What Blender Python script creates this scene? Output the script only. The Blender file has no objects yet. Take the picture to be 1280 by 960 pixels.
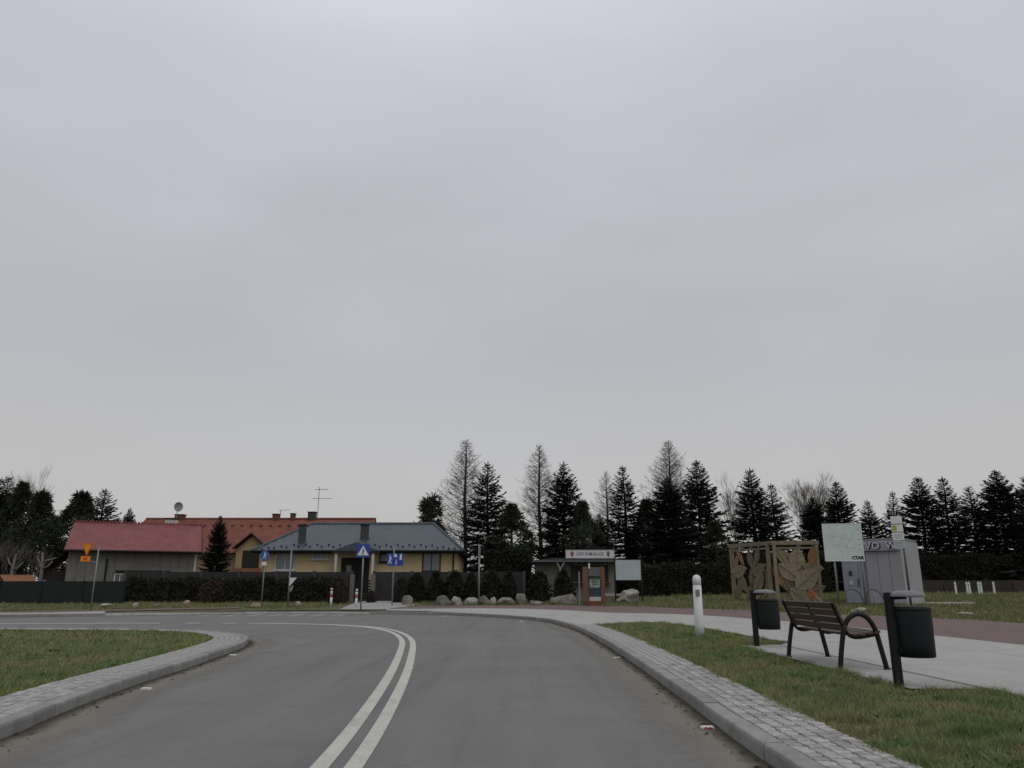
import bpy, bmesh, math, random
import numpy as np
from mathutils import Vector, Matrix, geometry, noise
R = math.radians
scene = bpy.context.scene
COL = scene.collection

# ------------------------------------------------------------------ camera
CAM_H = 1.2
FPX = 961.0                      # focal length in photo pixels (1280 wide)
PITCH = math.atan(255 / 961.0)
cam_d = bpy.data.cameras.new('camera')
cam = bpy.data.objects.new('camera', cam_d)
COL.objects.link(cam)
cam.location = (0, 0, CAM_H)
cam.rotation_euler = (math.pi / 2 + PITCH, 0, 0)
cam_d.sensor_width = 36.0
cam_d.lens = FPX / 1280 * 36.0
cam_d.clip_start = 0.05
cam_d.clip_end = 4000
scene.camera = cam

# ------------------------------------------------------------------ sky
SUN_EL, SUN_AZ = R(48), R(150)    # veiled sun, high and a little behind the viewer
world = bpy.data.worlds.new('World')
scene.world = world
world.use_nodes = True
wn, wl = world.node_tree.nodes, world.node_tree.links
wn.clear()
out = wn.new('ShaderNodeOutputWorld')
bg = wn.new('ShaderNodeBackground')
bg.inputs['Strength'].default_value = 0.1
sky = wn.new('ShaderNodeTexSky')
sky.sky_type = 'NISHITA'
sky.sun_disc = False
sky.sun_elevation = SUN_EL
sky.sun_rotation = SUN_AZ
sky.air_density = 1.0
sky.dust_density = 4.0
tc = wn.new('ShaderNodeTexCoord')
sep = wn.new('ShaderNodeSeparateXYZ')
wl.new(tc.outputs['Generated'], sep.inputs[0])
ramp = wn.new('ShaderNodeValToRGB')      # even cloud deck, lighter overhead (CIE overcast), x10 because of the 0.1 strength
cr = ramp.color_ramp
cr.elements[0].position = 0.0
cr.elements[0].color = (.52, .51, .504, 1)
cr.elements[1].position = 1.0
cr.elements[1].color = (.98, 1.0, 1.06, 1)
for p, c in ((.15, (.515, .506, .502, 1)), (.30, (.47, .48, .51, 1)), (.45, (.51, .522, .566, 1)), (.62, (.60, .615, .67, 1))):
    e = cr.elements.new(p)
    e.color = c
cl = wn.new('ShaderNodeMapping')
cl.inputs['Scale'].default_value = (1.0, 1.0, 2.6)
wl.new(tc.outputs['Generated'], cl.inputs[0])
nz = wn.new('ShaderNodeTexNoise')
nz.inputs['Scale'].default_value = 1.7
nz.inputs['Detail'].default_value = 5
nz.inputs['Roughness'].default_value = .45
nz.inputs['Distortion'].default_value = .4
wl.new(cl.outputs[0], nz.inputs['Vector'])
mr = wn.new('ShaderNodeMapRange')
mr.inputs[1].default_value = .3
mr.inputs[2].default_value = .7
mr.inputs[3].default_value = 9.65
mr.inputs[4].default_value = 10.65
wl.new(nz.outputs['Fac'], mr.inputs[0])
zc = wn.new('ShaderNodeMath')
zc.operation = 'MAXIMUM'
zc.inputs[1].default_value = 0
wl.new(sep.outputs[2], zc.inputs[0])
# warp the height a little so that the deck is not banded
mw = wn.new('ShaderNodeMath')
mw.operation = 'MULTIPLY_ADD'
mw.inputs[1].default_value = .22
wl.new(nz.outputs['Fac'], mw.inputs[0])
mw2 = wn.new('ShaderNodeMath')
mw2.operation = 'SUBTRACT'
mw2.inputs[1].default_value = .11
wl.new(zc.outputs[0], mw2.inputs[0])
wl.new(mw2.outputs[0], mw.inputs[2])
wl.new(mw.outputs[0], ramp.inputs[0])
vm = wn.new('ShaderNodeVectorMath')
vm.operation = 'SCALE'
wl.new(ramp.outputs[0], vm.inputs[0])
wl.new(mr.outputs[0], vm.inputs['Scale'])
mix = wn.new('ShaderNodeMix')
mix.data_type = 'RGBA'
mix.inputs[0].default_value = .94
wl.new(sky.outputs[0], mix.inputs[6])
wl.new(vm.outputs[0], mix.inputs[7])
wl.new(mix.outputs[2], bg.inputs[0])
wl.new(bg.outputs[0], out.inputs[0])

# ------------------------------------------------------------------ sun (veiled)
sd = bpy.data.lights.new('sun', 'SUN')
sd.energy = 0.6
sd.angle = R(40)
sd.color = (1, .97, .93)
sun = bpy.data.objects.new('sun', sd)
COL.objects.link(sun)
sun.location = (0, 0, 40)
sdir = Vector((math.sin(SUN_AZ) * math.cos(SUN_EL), math.cos(SUN_AZ) * math.cos(SUN_EL), math.sin(SUN_EL)))
sun.rotation_euler = sdir.to_track_quat('Z', 'Y').to_euler()

scene.view_settings.view_transform = 'Standard'
scene.view_settings.look = 'None'
scene.view_settings.exposure = 0
scene.view_settings.gamma = 1
scene.view_settings.use_curve_mapping = False
scene.render.engine = 'CYCLES'
scene.cycles.max_bounces = 6
scene.cycles.transparent_max_bounces = 8

# ------------------------------------------------------------------ measuring helpers
def T(x, y):
    """Height of the verge: level with the kerb top near the road, a gentle rise behind."""
    yc = min(y, 95)
    w = min(1, max(0, (x - 4) / 8.0))
    w = w * w * (3 - 2 * w)
    return 0.12 + (1 - w) * .025 * max(0, yc - 36) + w * .03 * max(0, yc - 28)

CP, SP = math.cos(PITCH), math.sin(PITCH)
def ray(u, v):
    s = (480 - v) / FPX
    return Vector(((u - 640) / FPX, CP - s * SP, SP + s * CP))
def at(u, v, Y):
    """Point on the sight line of a photo position, at the distance Y."""
    d = ray(u, v)
    return Vector((0, 0, CAM_H)) + d * (Y / d.y)
def gp(u, v):
    """Where that sight line meets the verge."""
    d = ray(u, v)
    lo, hi = 0, 400
    t = 0.0
    while t < 400:
        t += .05
        if CAM_H + d.z * t <= T(d.x * t, d.y * t):
            break
    return Vector((d.x * t, d.y * t, T(d.x * t, d.y * t)))
def ppm(Y):
    return FPX / (CP * Y)        # photo pixels per metre at distance Y

# ------------------------------------------------------------------ materials
def mat(name, col, rough=.8, var=.18, scale=4, bump=0., bscale=60, spec=.3, metal=0., rnd=0., col2=None, coord='Object', detail=6, stretch=None):
    m = bpy.data.materials.new(name)
    m.use_nodes = True
    n, l = m.node_tree.nodes, m.node_tree.links
    b = n['Principled BSDF']
    b.inputs['Roughness'].default_value = rough
    b.inputs['Metallic'].default_value = metal
    b.inputs['Specular IOR Level'].default_value = spec
    t = n.new('ShaderNodeTexCoord')
    src = t.outputs[coord] if coord != 'Position' else n.new('ShaderNodeNewGeometry').outputs['Position']
    if stretch:
        mp = n.new('ShaderNodeMapping')
        mp.inputs['Scale'].default_value = stretch
        l.new(src, mp.inputs[0])
        src = mp.outputs[0]
    z = n.new('ShaderNodeTexNoise')
    z.inputs['Scale'].default_value = scale
    z.inputs['Detail'].default_value = detail
    z.inputs['Roughness'].default_value = .65
    l.new(src, z.inputs['Vector'])
    r = n.new('ShaderNodeMapRange')
    r.inputs[1].default_value = .3
    r.inputs[2].default_value = .7
    l.new(z.outputs['Fac'], r.inputs[0])
    mx = n.new('ShaderNodeMix')
    mx.data_type = 'RGBA'
    a = tuple(c * (1 - var) for c in col)
    c2 = col2 if col2 else tuple(min(1, c * (1 + var)) for c in col)
    mx.inputs[6].default_value = (*a, 1)
    mx.inputs[7].default_value = (*c2, 1)
    l.new(r.outputs[0], mx.inputs[0])
    cur = mx.outputs[2]
    if rnd:
        oi = n.new('ShaderNodeObjectInfo')
        rr = n.new('ShaderNodeMapRange')
        rr.inputs[3].default_value = 1 - rnd
        rr.inputs[4].default_value = 1 + rnd
        l.new(oi.outputs['Random'], rr.inputs[0])
        v = n.new('ShaderNodeVectorMath')
        v.operation = 'SCALE'
        l.new(cur, v.inputs[0])
        l.new(rr.outputs[0], v.inputs['Scale'])
        cur = v.outputs[0]
    l.new(cur, b.inputs['Base Color'])
    if bump:
        z2 = n.new('ShaderNodeTexNoise')
        z2.inputs['Scale'].default_value = bscale
        z2.inputs['Detail'].default_value = 4
        l.new(src, z2.inputs['Vector'])
        bp = n.new('ShaderNodeBump')
        bp.inputs['Strength'].default_value = bump
        bp.inputs['Distance'].default_value = .01
        l.new(z2.outputs['Fac'], bp.inputs['Height'])
        l.new(bp.outputs[0], b.inputs['Normal'])
    return m

def layered(name, base, layers, rough=.9, bump=.3, bscale=200, spec=.2):
    """Ground material: base colour and noise-masked layers [(colour, scale, lo, hi, amount)], on world position."""
    m = bpy.data.materials.new(name)
    m.use_nodes = True
    n, l = m.node_tree.nodes, m.node_tree.links
    b = n['Principled BSDF']
    b.inputs['Roughness'].default_value = rough
    b.inputs['Specular IOR Level'].default_value = spec
    g = n.new('ShaderNodeNewGeometry')
    rgb = n.new('ShaderNodeRGB')
    rgb.outputs[0].default_value = (*base, 1)
    cur = rgb.outputs[0]
    for i, (c, sc, lo, hi, am, *st) in enumerate(layers):
        mp = n.new('ShaderNodeMapping')
        if st:
            mp.inputs['Scale'].default_value = st[0]
            mp.inputs['Rotation'].default_value = (0, 0, R(-4))
        mp.inputs['Location'].default_value = (i * 13.7, i * 7.1, i * 3.3)
        l.new(g.outputs['Position'], mp.inputs[0])
        z = n.new('ShaderNodeTexNoise')
        z.inputs['Scale'].default_value = sc
        z.inputs['Detail'].default_value = 6
        z.inputs['Roughness'].default_value = .6
        l.new(mp.outputs[0], z.inputs['Vector'])
        r = n.new('ShaderNodeMapRange')
        r.inputs[1].default_value = lo
        r.inputs[2].default_value = hi
        r.inputs[4].default_value = am
        l.new(z.outputs['Fac'], r.inputs[0])
        mx = n.new('ShaderNodeMix')
        mx.data_type = 'RGBA'
        l.new(r.outputs[0], mx.inputs[0])
        l.new(cur, mx.inputs[6])
        mx.inputs[7].default_value = (*c, 1)
        cur = mx.outputs[2]
    l.new(cur, b.inputs['Base Color'])
    z2 = n.new('ShaderNodeTexNoise')
    z2.inputs['Scale'].default_value = bscale
    z2.inputs['Detail'].default_value = 3
    l.new(g.outputs['Position'], z2.inputs['Vector'])
    bp = n.new('ShaderNodeBump')
    bp.inputs['Strength'].default_value = bump
    bp.inputs['Distance'].default_value = .004
    l.new(z2.outputs['Fac'], bp.inputs['Height'])
    l.new(bp.outputs[0], b.inputs['Normal'])
    return m

M = {}
M['asphalt'] = layered('asphalt', (.142, .140, .136), [((.168, .165, .157), .35, .4, .65, .8), ((.112, .112, .111), .9, .5, .75, .6), ((.24, .235, .22), 150, .54, .70, .65), ((.05, .05, .05), 190, .56, .72, .6), ((.12, .119, .117), 6, .5, .8, .5), ((.185, .181, .172), 1.0, .5, .72, .6, (1.5, .10, 1)), ((.10, .10, .10), 1.0, .54, .74, .55, (2.2, .08, 1)), ((.085, .082, .078), 3.2, .66, .74, .6)], bump=.5, bscale=230)
M['concrete'] = layered('concrete_paving', (.315, .308, .288), [((.27, .278, .26), .5, .4, .7, .8), ((.385, .378, .36), 2.2, .45, .75, .6), ((.24, .23, .21), 9, .55, .8, .45), ((.45, .44, .42), 120, .5, .75, .4), ((.20, .195, .18), 1.6, .60, .74, .5), ((.22, .215, .20), 1.0, .56, .75, .5, (1.2, .15, 1))], bump=.3)
M['pad'] = layered('paving_pad', (.285, .28, .268), [((.235, .23, .218), .8, .4, .7, .8), ((.335, .328, .31), 4, .45, .75, .5), ((.17, .165, .155), 90, .55, .75, .4)], bump=.3)
M['cycle'] = layered('red_cycle_asphalt', (.135, .092, .085), [((.165, .118, .108), .5, .4, .7, .8), ((.105, .075, .07), 1.8, .5, .75, .5), ((.25, .18, .16), 130, .55, .72, .4)], bump=.4)
M['soil_grass'] = layered('turf_soil', (.095, .098, .044), [((.15, .122, .075), 1.1, .45, .7, .8), ((.035, .05, .018), 2.7, .48, .7, .8), ((.11, .10, .05), 30, .55, .75, .6), ((.03, .028, .018), 55, .55, .75, .6)], rough=1, bump=1, bscale=70)
M['grass'] = layered('grass_blades', (.162, .206, .076), [((.255, .218, .118), .8, .42, .60, .9), ((.080, .155, .050), 2.2, .48, .62, .9), ((.19, .225, .085), 9, .5, .70, .7), ((.30, .26, .16), 45, .58, .70, .7), ((.045, .06, .02), 28, .58, .72, .6)], rough=.8, bump=0, spec=.15)
M['drygrass'] = layered('verge_blades', (.155, .165, .07), [((.22, .19, .10), .4, .42, .65, .8), ((.08, .12, .04), 1.2, .46, .66, .8), ((.17, .15, .08), 20, .55, .75, .6)], rough=.8, bump=0, spec=.15)
M['paint'] = layered('road_paint', (.46, .46, .40), [((.36, .36, .31), 2.5, .45, .7, .8), ((.16, .16, .155), 70, .53, .68, .75), ((.50, .50, .44), 12, .5, .8, .5), ((.20, .20, .19), 3.5, .60, .72, .5)], rough=.7, bump=.3)
M['faded_paint'] = layered('faded_road_paint', (.27, .268, .245), [((.17, .168, .16), 3, .42, .62, .85), ((.15, .15, .145), 40, .5, .7, .7)], rough=.8, bump=.3)
M['kerb'] = mat('kerb_concrete', (.225, .222, .212), .9, .2, 5, .3, 150, .2, rnd=.10, coord='Position')
M['paver'] = mat('paver_concrete', (.31, .30, .284), .92, .28, 16, .7, 120, .2, rnd=.24, coord='Position')
M['sand'] = layered('joint_sand', (.045, .042, .034), [((.07, .07, .05), 6, .45, .7, .8), ((.05, .065, .03), 2, .5, .7, .7)], rough=1)
M['edging'] = mat('edging_concrete', (.13, .125, .118), .9, .2, 6, coord='Position')
M['dark_steel'] = mat('anthracite_powder_coat', (.0075, .008, .009), .55, .25, 30, .08, 300, .22)
M['bin_body'] = mat('bin_black_green', (.0075, .0105, .012), .6, .25, 12, .1, 200, .18)
M['bin_lid'] = mat('bin_lid_grey', (.11, .115, .12), .45, .2, 18, .05, 100, .5)
M['slat'] = mat('bench_wood', (.055, .034, .024), .55, .35, 5, .25, 60, .35, rnd=.15, stretch=(14, 1, 14))
M['white_plastic'] = mat('white_post', (.55, .56, .56), .45, .12, 14, .05, 80, .4)
M['grey_plate'] = mat('plate_grey', (.22, .23, .23), .5, .1, 20)
M['galv'] = mat('galvanised_steel', (.20, .205, .21), .45, .2, 25, 0, 60, .5, metal=.3)
M['darkgalv'] = mat('dark_galvanised', (.09, .095, .10), .5, .2, 25, 0, 60, .5, metal=.3)
M['blue'] = mat('sign_blue', (.010, .042, .24), .4, .1, 8, spec=.5)
M['lblue'] = mat('sign_light_blue', (.02, .085, .26), .4, .1, 8, spec=.5)
M['white'] = mat('sign_white', (.55, .56, .58), .45, .06, 8, spec=.4)
M['black'] = mat('sign_black', (.012, .012, .013), .5, .1, 8)
M['orange'] = mat('sign_orange', (.62, .20, .006), .4, .08, 8, spec=.4)
M['dorange'] = mat('sign_orange_border', (.50, .11, .006), .4, .08, 8, spec=.4)
M['red'] = mat('red_band', (.38, .035, .03), .5, .12, 10)
M['studred'] = mat('reflector_red', (.50, .10, .08), .3, .15, 40, spec=.6)
M['studwhite'] = mat('reflector_white', (.50, .49, .46), .5, .2, 60)
M['yellow_wall'] = mat('yellow_render', (.52, .405, .235), .9, .12, 1.5, .2, 60)
M['cream_wall'] = mat('cream_render', (.30, .225, .13), .9, .14, 1.5, .2, 60)
M['grey_wall'] = mat('grey_cladding', (.135, .13, .115), .85, .2, 2.0, .2, 30, rnd=.06)
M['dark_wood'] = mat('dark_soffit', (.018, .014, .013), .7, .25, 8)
M['blue_roof'] = mat('graphite_metal_roof', (.036, .052, .062), .5, .22, 2.0, .1, 20, .5)
M['red_roof'] = mat('red_sheet_roof', (.175, .052, .050), .65, .22, .9, .1, 20, .35)
M['orange_roof'] = mat('orange_tile_roof', (.15, .050, .034), .8, .25, 1.2, .2, 14)
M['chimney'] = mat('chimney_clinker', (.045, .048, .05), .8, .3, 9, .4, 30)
M['brick'] = mat('chimney_brick', (.12, .045, .03), .85, .3, 9, .4, 30)
M['whiteplaster'] = mat('white_plaster', (.42, .41, .39), .85, .12, 4)
M['glass'] = mat('window_glass', (.03, .035, .042), .08, .2, 1, spec=.9)
M['curtain'] = mat('curtained_glass', (.16, .17, .19), .25, .25, 3, spec=.7, stretch=(8, 1, .6))
M['white_frame'] = mat('white_window_frame', (.5, .5, .5), .5, .08, 6)
M['fence_green'] = mat('green_shade_mesh', (.010, .0145, .014), .8, .3, 3, .3, 80)
M['wall_dark'] = mat('dark_concrete_fence', (.027, .0265, .0275), .9, .3, 1.6, .4, 25, rnd=.12)
M['fence_wood'] = mat('dark_brown_fence', (.030, .024, .021), .85, .3, 5, .3, 30, rnd=.15)
M['timber'] = mat('weathered_timber', (.175, .148, .10), .85, .3, 3, .4, 40, stretch=(6, 6, 1), rnd=.12)
M['leaf_board'] = mat('weathered_leaf_board', (.165, .135, .088), .85, .3, 5, .4, 40, rnd=.38)
M['leaf_orange'] = mat('orange_leaf_board', (.24, .10, .034), .8, .28, 5, .3, 40, rnd=.1)
M['leaf_red'] = mat('bright_orange_leaf', (.52, .105, .045), .7, .15, 5)
M['leaf_pink'] = mat('pale_pink_leaf', (.34, .26, .25), .8, .15, 5)
M['orange_wood'] = mat('orange_stained_timber', (.13, .068, .038), .8, .3, 4, .3, 40, stretch=(6, 6, 1))
M['kiosk'] = mat('lilac_grey_sheet', (.30, .287, .335), .55, .08, 1.0, .04, 20, .4)
M['kiosk_b'] = mat('blue_grey_sheet', (.25, .275, .32), .5, .08, 1.0, .04, 20, .4)
M['kiosk_l'] = mat('pale_grey_sheet', (.28, .275, .29), .55, .08, 1.0, .04, 20, .4)
M['letter'] = mat('letter_pale', (.50, .49, .52), .5, .06, 8)
M['shadow_and_print'] = mat('letter_dark', (.035, .036, .044), .5, .1, 8)
M['rock'] = mat('granite_boulder', (.155, .146, .12), .92, .45, 3.5, .8, 22, .2, rnd=.2, coord='Object')
M['rock_pale'] = mat('pale_stone', (.29, .27, .23), .92, .25, 3.5, .6, 22, .2, rnd=.12)
M['rock_pink'] = mat('pinkish_stone', (.25, .18, .15), .92, .3, 3.5, .6, 22, .2, rnd=.1)
M['bark'] = mat('conifer_bark', (.045, .036, .030), .95, .35, 6, .6, 30)
M['twig'] = mat('bare_twig_bark', (.105, .094, .082), .95, .3, 4)
M['palebark'] = mat('pale_bark', (.125, .115, .10), .9, .4, 5, .5, 30)
M['spruce'] = mat('spruce_needles', (.028, .036, .027), .8, .55, .9, spec=.15, rnd=.3)
M['pine'] = mat('pine_needles', (.029, .036, .024), .8, .5, 1.1, spec=.15, rnd=.2)
M['thuja'] = mat('thuja_scales', (.020, .026, .015), .8, .55, 1.6, spec=.2, rnd=.25)
M['hedge'] = mat('hedge_leaves', (.022, .022, .015), .85, .5, 2.2, spec=.2, rnd=.2)
M['core'] = mat('hedge_inner_twigs', (.012, .010, .008), 1, .3, 5)
M['rustbush'] = mat('russet_leaves', (.036, .024, .017), .85, .4, 3, rnd=.2)
M['weed'] = mat('weed_leaves', (.085, .16, .05), .7, .35, 9, spec=.25, coord='Position', col2=(.10, .13, .05))
M['litter'] = mat('dead_leaf', (.055, .038, .022), .9, .5, 9)
M['board_grey'] = mat('notice_board_face', (.33, .39, .40), .35, .1, 1.4, spec=.5)
M['screen_green'] = mat('poster_green', (.07, .14, .09), .4, .5, 5, spec=.5, col2=(.30, .38, .33))
M['screen_dark'] = mat('poster_dark_blue', (.014, .03, .045), .4, .5, 4, spec=.5)
M['banner'] = mat('banner_white', (.50, .485, .50), .5, .05, 3)
M['banner_text'] = mat('banner_text_dark', (.05, .05, .06), .6, .1, 8)
M['banner_pink'] = mat('banner_pink', (.34, .11, .15), .6, .1, 8)
M['yellow'] = mat('timetable_yellow', (.33, .30, .09), .5, .1, 8)
M['slabpale'] = mat('pale_slab', (.40, .385, .34), .9, .15, 4)
M['play_roof'] = mat('playhouse_pale_roof', (.36, .30, .24), .8, .15, 4)
M['play_wood'] = mat('playhouse_orange_wood', (.20, .085, .04), .8, .2, 4)

# ------------------------------------------------------------------ mesh helpers
class MB:
    def __init__(s):
        s.v, s.f = [], []
    def add(s, vs, fs):
        o = len(s.v)
        s.v += [tuple(p) for p in vs]
        s.f += [tuple(i + o for i in f) for f in fs]
        return s
    def box(s, c, d, rz=0, M_=None):
        cx, cy, cz = c
        hx, hy, hz = d[0] / 2, d[1] / 2, d[2] / 2
        vs = [Vector((x * hx, y * hy, z * hz)) for z in (-1, 1) for x, y in ((-1, -1), (1, -1), (1, 1), (-1, 1))]
        if M_:
            vs = [M_ @ p for p in vs]
        if rz:
            m = Matrix.Rotation(rz, 3, 'Z')
            vs = [m @ p for p in vs]
        vs = [p + Vector(c) for p in vs]
        return s.add(vs, [(3, 2, 1, 0), (4, 5, 6, 7), (0, 1, 5, 4), (1, 2, 6, 5), (2, 3, 7, 6), (3, 0, 4, 7)])
    def tube(s, pts, rad, n=8, cap=True):
        pts = [Vector(p) for p in pts]
        rs = rad if isinstance(rad, (list, tuple)) else [rad] * len(pts)
        o = len(s.v)
        prev = None
        for i, p in enumerate(pts):
            t = (pts[min(i + 1, len(pts) - 1)] - pts[max(i - 1, 0)]).normalized()
            if prev is None:
                a = t.cross(Vector((0, 0, 1)))
                if a.length < 1e-3:
                    a = Vector((1, 0, 0))
                a.normalize()
            else:
                a = (prev - t * prev.dot(t)).normalized()
            prev = a
            b = t.cross(a)
            for k in range(n):
                w = 2 * math.pi * k / n
                s.v.append(tuple(p + (a * math.cos(w) + b * math.sin(w)) * rs[i]))
        for i in range(len(pts) - 1):
            for k in range(n):
                k2 = (k + 1) % n
                s.f.append((o + i * n + k, o + i * n + k2, o + (i + 1) * n + k2, o + (i + 1) * n + k))
        if cap:
            s.f.append(tuple(o + k for k in reversed(range(n))))
            s.f.append(tuple(o + (len(pts) - 1) * n + k for k in range(n)))
        return s
    def lathe(s, prof, n=20, c=(0, 0, 0), sx=1, sy=1):
        o = len(s.v)
        for r, z in prof:
            for k in range(n):
                w = 2 * math.pi * k / n
                s.v.append((c[0] + r * math.cos(w) * sx, c[1] + r * math.sin(w) * sy, c[2] + z))
        for i in range(len(prof) - 1):
            for k in range(n):
                k2 = (k + 1) % n
                s.f.append((o + i * n + k, o + i * n + k2, o + (i + 1) * n + k2, o + (i + 1) * n + k))
        s.f.append(tuple(o + k for k in reversed(range(n))))
        s.f.append(tuple(o + (len(prof) - 1) * n + k for k in range(n)))
        return s
    def prism(s, poly, y0, y1):
        """Outline in x,z; extruded along y."""
        n = len(poly)
        vs = [(x, y0, z) for x, z in poly] + [(x, y1, z) for x, z in poly]
        fs = [tuple(range(n)), tuple(reversed(range(n, 2 * n)))]
        fs += [(i, i + n, (i + 1) % n + n, (i + 1) % n) for i in range(n)]
        return s.add(vs, fs)
    def flat(s, poly, z0, z1):
        """Outline in x,y; extruded along z."""
        n = len(poly)
        vs = [(x, y, z0) for x, y in poly] + [(x, y, z1) for x, y in poly]
        fs = [tuple(reversed(range(n))), tuple(range(n, 2 * n))]
        fs += [(i, (i + 1) % n, (i + 1) % n + n, i + n) for i in range(n)]
        return s.add(vs, fs)
    def mesh(s, name, m=None, smooth=False):
        me = bpy.data.meshes.new(name)
        me.from_pydata(s.v, [], s.f)
        if m:
            me.materials.append(M[m] if isinstance(m, str) else m)
        if smooth:
            me.polygons.foreach_set('use_smooth', [True] * len(me.polygons))
        me.update()
        return me
    def build(s, name, m, parent=None, smooth=False, bevel=0):
        me = s.mesh(name, m, smooth)
        bm = bmesh.new()
        bm.from_mesh(me)
        bmesh.ops.recalc_face_normals(bm, faces=bm.faces)
        if bevel:
            bmesh.ops.bevel(bm, geom=[e for e in bm.edges if e.calc_face_angle(0) > .5], offset=bevel, segments=2, affect='EDGES')
        bm.to_mesh(me)
        bm.free()
        return link(name, me, parent)

def link(name, data, parent=None, loc=None, rz=None, scale=None):
    o = bpy.data.objects.new(name, data)
    COL.objects.link(o)
    if parent:
        o.parent = parent
    if loc is not None:
        o.location = loc
    if rz is not None:
        o.rotation_euler = (0, 0, rz)
    if scale is not None:
        o.scale = scale
    return o
def tag(o, label, cat, group=None):
    o['label'] = label
    o['category'] = cat
    if group:
        o['group'] = group
    return o
def thing(name, label, cat, loc=(0, 0, 0), rz=0, group=None):
    o = link(name, None, None, loc, rz)
    o.empty_display_size = .2
    return tag(o, label, cat, group)
def structure(o):
    o['kind'] = 'structure'
    return o
def stuff(o):
    o['kind'] = 'stuff'
    return o
def text_mesh(body, size, m, depth=.004, bold=0.):
    c = bpy.data.curves.new('lettering', 'FONT')
    c.body = body
    c.size = size
    c.extrude = depth
    c.offset = bold
    c.align_x = 'CENTER'
    c.align_y = 'CENTER'
    c.resolution_u = 3
    o = bpy.data.objects.new('lettering', c)
    COL.objects.link(o)
    bpy.context.view_layer.update()
    me = bpy.data.meshes.new_from_object(o.evaluated_get(bpy.context.evaluated_depsgraph_get()))
    bpy.data.objects.remove(o)
    me.materials.clear()
    me.materials.append(M[m])
    return me
def text(name, body, size, m, parent, loc, depth=.004, bold=0., width=None):
    me = text_mesh(body, size, m, depth, bold)
    o = link(name, me, parent, loc)
    o.rotation_euler = (math.pi / 2, 0, 0)
    if width:
        xs = [v.co.x for v in me.vertices]
        o.scale = (width / (max(xs) - min(xs)), 1, 1)
    return o

def spline(pts, step=.25):
    """Catmull-Rom through the points, resampled evenly."""
    P_ = [Vector((p[0], p[1])) for p in pts]
    P_ = [P_[0] * 2 - P_[1]] + P_ + [P_[-1] * 2 - P_[-2]]
    raw = []
    for i in range(1, len(P_) - 2):
        a, b, c, d = P_[i - 1:i + 3]
        n = max(2, int((c - b).length / .1))
        for k in range(n):
            t = k / n
            raw.append(.5 * ((2 * b) + (c - a) * t + (2 * a - 5 * b + 4 * c - d) * t * t + (3 * b - a - 3 * c + d) * t ** 3))
    raw.append(P_[-2])
    res = [raw[0]]
    acc = 0
    for i in range(1, len(raw)):
        seg = (raw[i] - raw[i - 1]).length
        while acc + seg >= step:
            f = (step - acc) / seg
            p = raw[i - 1].lerp(raw[i], f)
            raw[i - 1] = p
            res.append(p)
            seg = (raw[i] - p).length
            acc = 0
        acc += seg
    return res
def offset(path, d):
    """Shift a path sideways, positive to its right."""
    o = []
    for i, p in enumerate(path):
        t = (path[min(i + 1, len(path) - 1)] - path[max(i - 1, 0)]).normalized()
        o.append(p + Vector((t.y, -t.x)) * d)
    return o
def inside(poly, x, y):
    c = False
    j = len(poly) - 1
    for i in range(len(poly)):
        xi, yi = poly[i][0], poly[i][1]
        xj, yj = poly[j][0], poly[j][1]
        if (yi > y) != (yj > y) and x < (xj - xi) * (y - yi) / (yj - yi) + xi:
            c = not c
        j = i
    return c
def sheet(name, poly, dz, res, m, parent=None, flat=None):
    """A ground sheet that follows the verge height (or lies flat)."""
    pts = [Vector((p[0], p[1])) for p in poly]
    n = len(pts)
    x0, x1 = min(p.x for p in pts), max(p.x for p in pts)
    y0, y1 = min(p.y for p in pts), max(p.y for p in pts)
    if callable(res):
        for rs, (bx0, bx1, by0, by1), skip in res():
            y = by0 + rs / 2
            while y < by1:
                x = bx0 + rs / 2
                while x < bx1:
                    if not (skip and skip[0] < x < skip[1] and skip[2] < y < skip[3]) and inside(pts[:n], x, y):
                        pts.append(Vector((x, y)))
                    x += rs
                y += rs
    elif res:
        y = y0 + res / 2
        while y < y1:
            x = x0 + res / 2
            while x < x1:
                if inside(pts[:n], x, y):
                    pts.append(Vector((x, y)))
                x += res
            y += res
    r = geometry.delaunay_2d_cdt(pts, [(i, (i + 1) % n) for i in range(n)], [], 1, 1e-4)
    vs = [(p.x, p.y, (T(p.x, p.y) if flat is None else flat) + dz) for p in r[0]]
    b = MB()
    b.add(vs, r[2])
    o = b.build(name, m, parent)
    if o.data.polygons and o.data.polygons[0].normal.z < 0:
        o.data.flip_normals()
    return o
def ribbon(name, left, right, zf, m, parent=None, uv=False):
    b = MB()
    n = len(left)
    for a, c in zip(left, right):
        b.v += [(a.x, a.y, zf(a.x, a.y)), (c.x, c.y, zf(c.x, c.y))]
    b.f = [(2 * i, 2 * i + 1, 2 * i + 3, 2 * i + 2) for i in range(n - 1)]
    o = b.build(name, m, parent)
    if o.data.polygons[0].normal.z < 0:
        o.data.flip_normals()
    if uv:
        lay = o.data.uv_layers.new(name='UVMap')
        for lp in o.data.loops:
            lay.data[lp.index].uv = (lp.vertex_index % 2, lp.vertex_index // 2 * .25)
    return o

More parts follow.
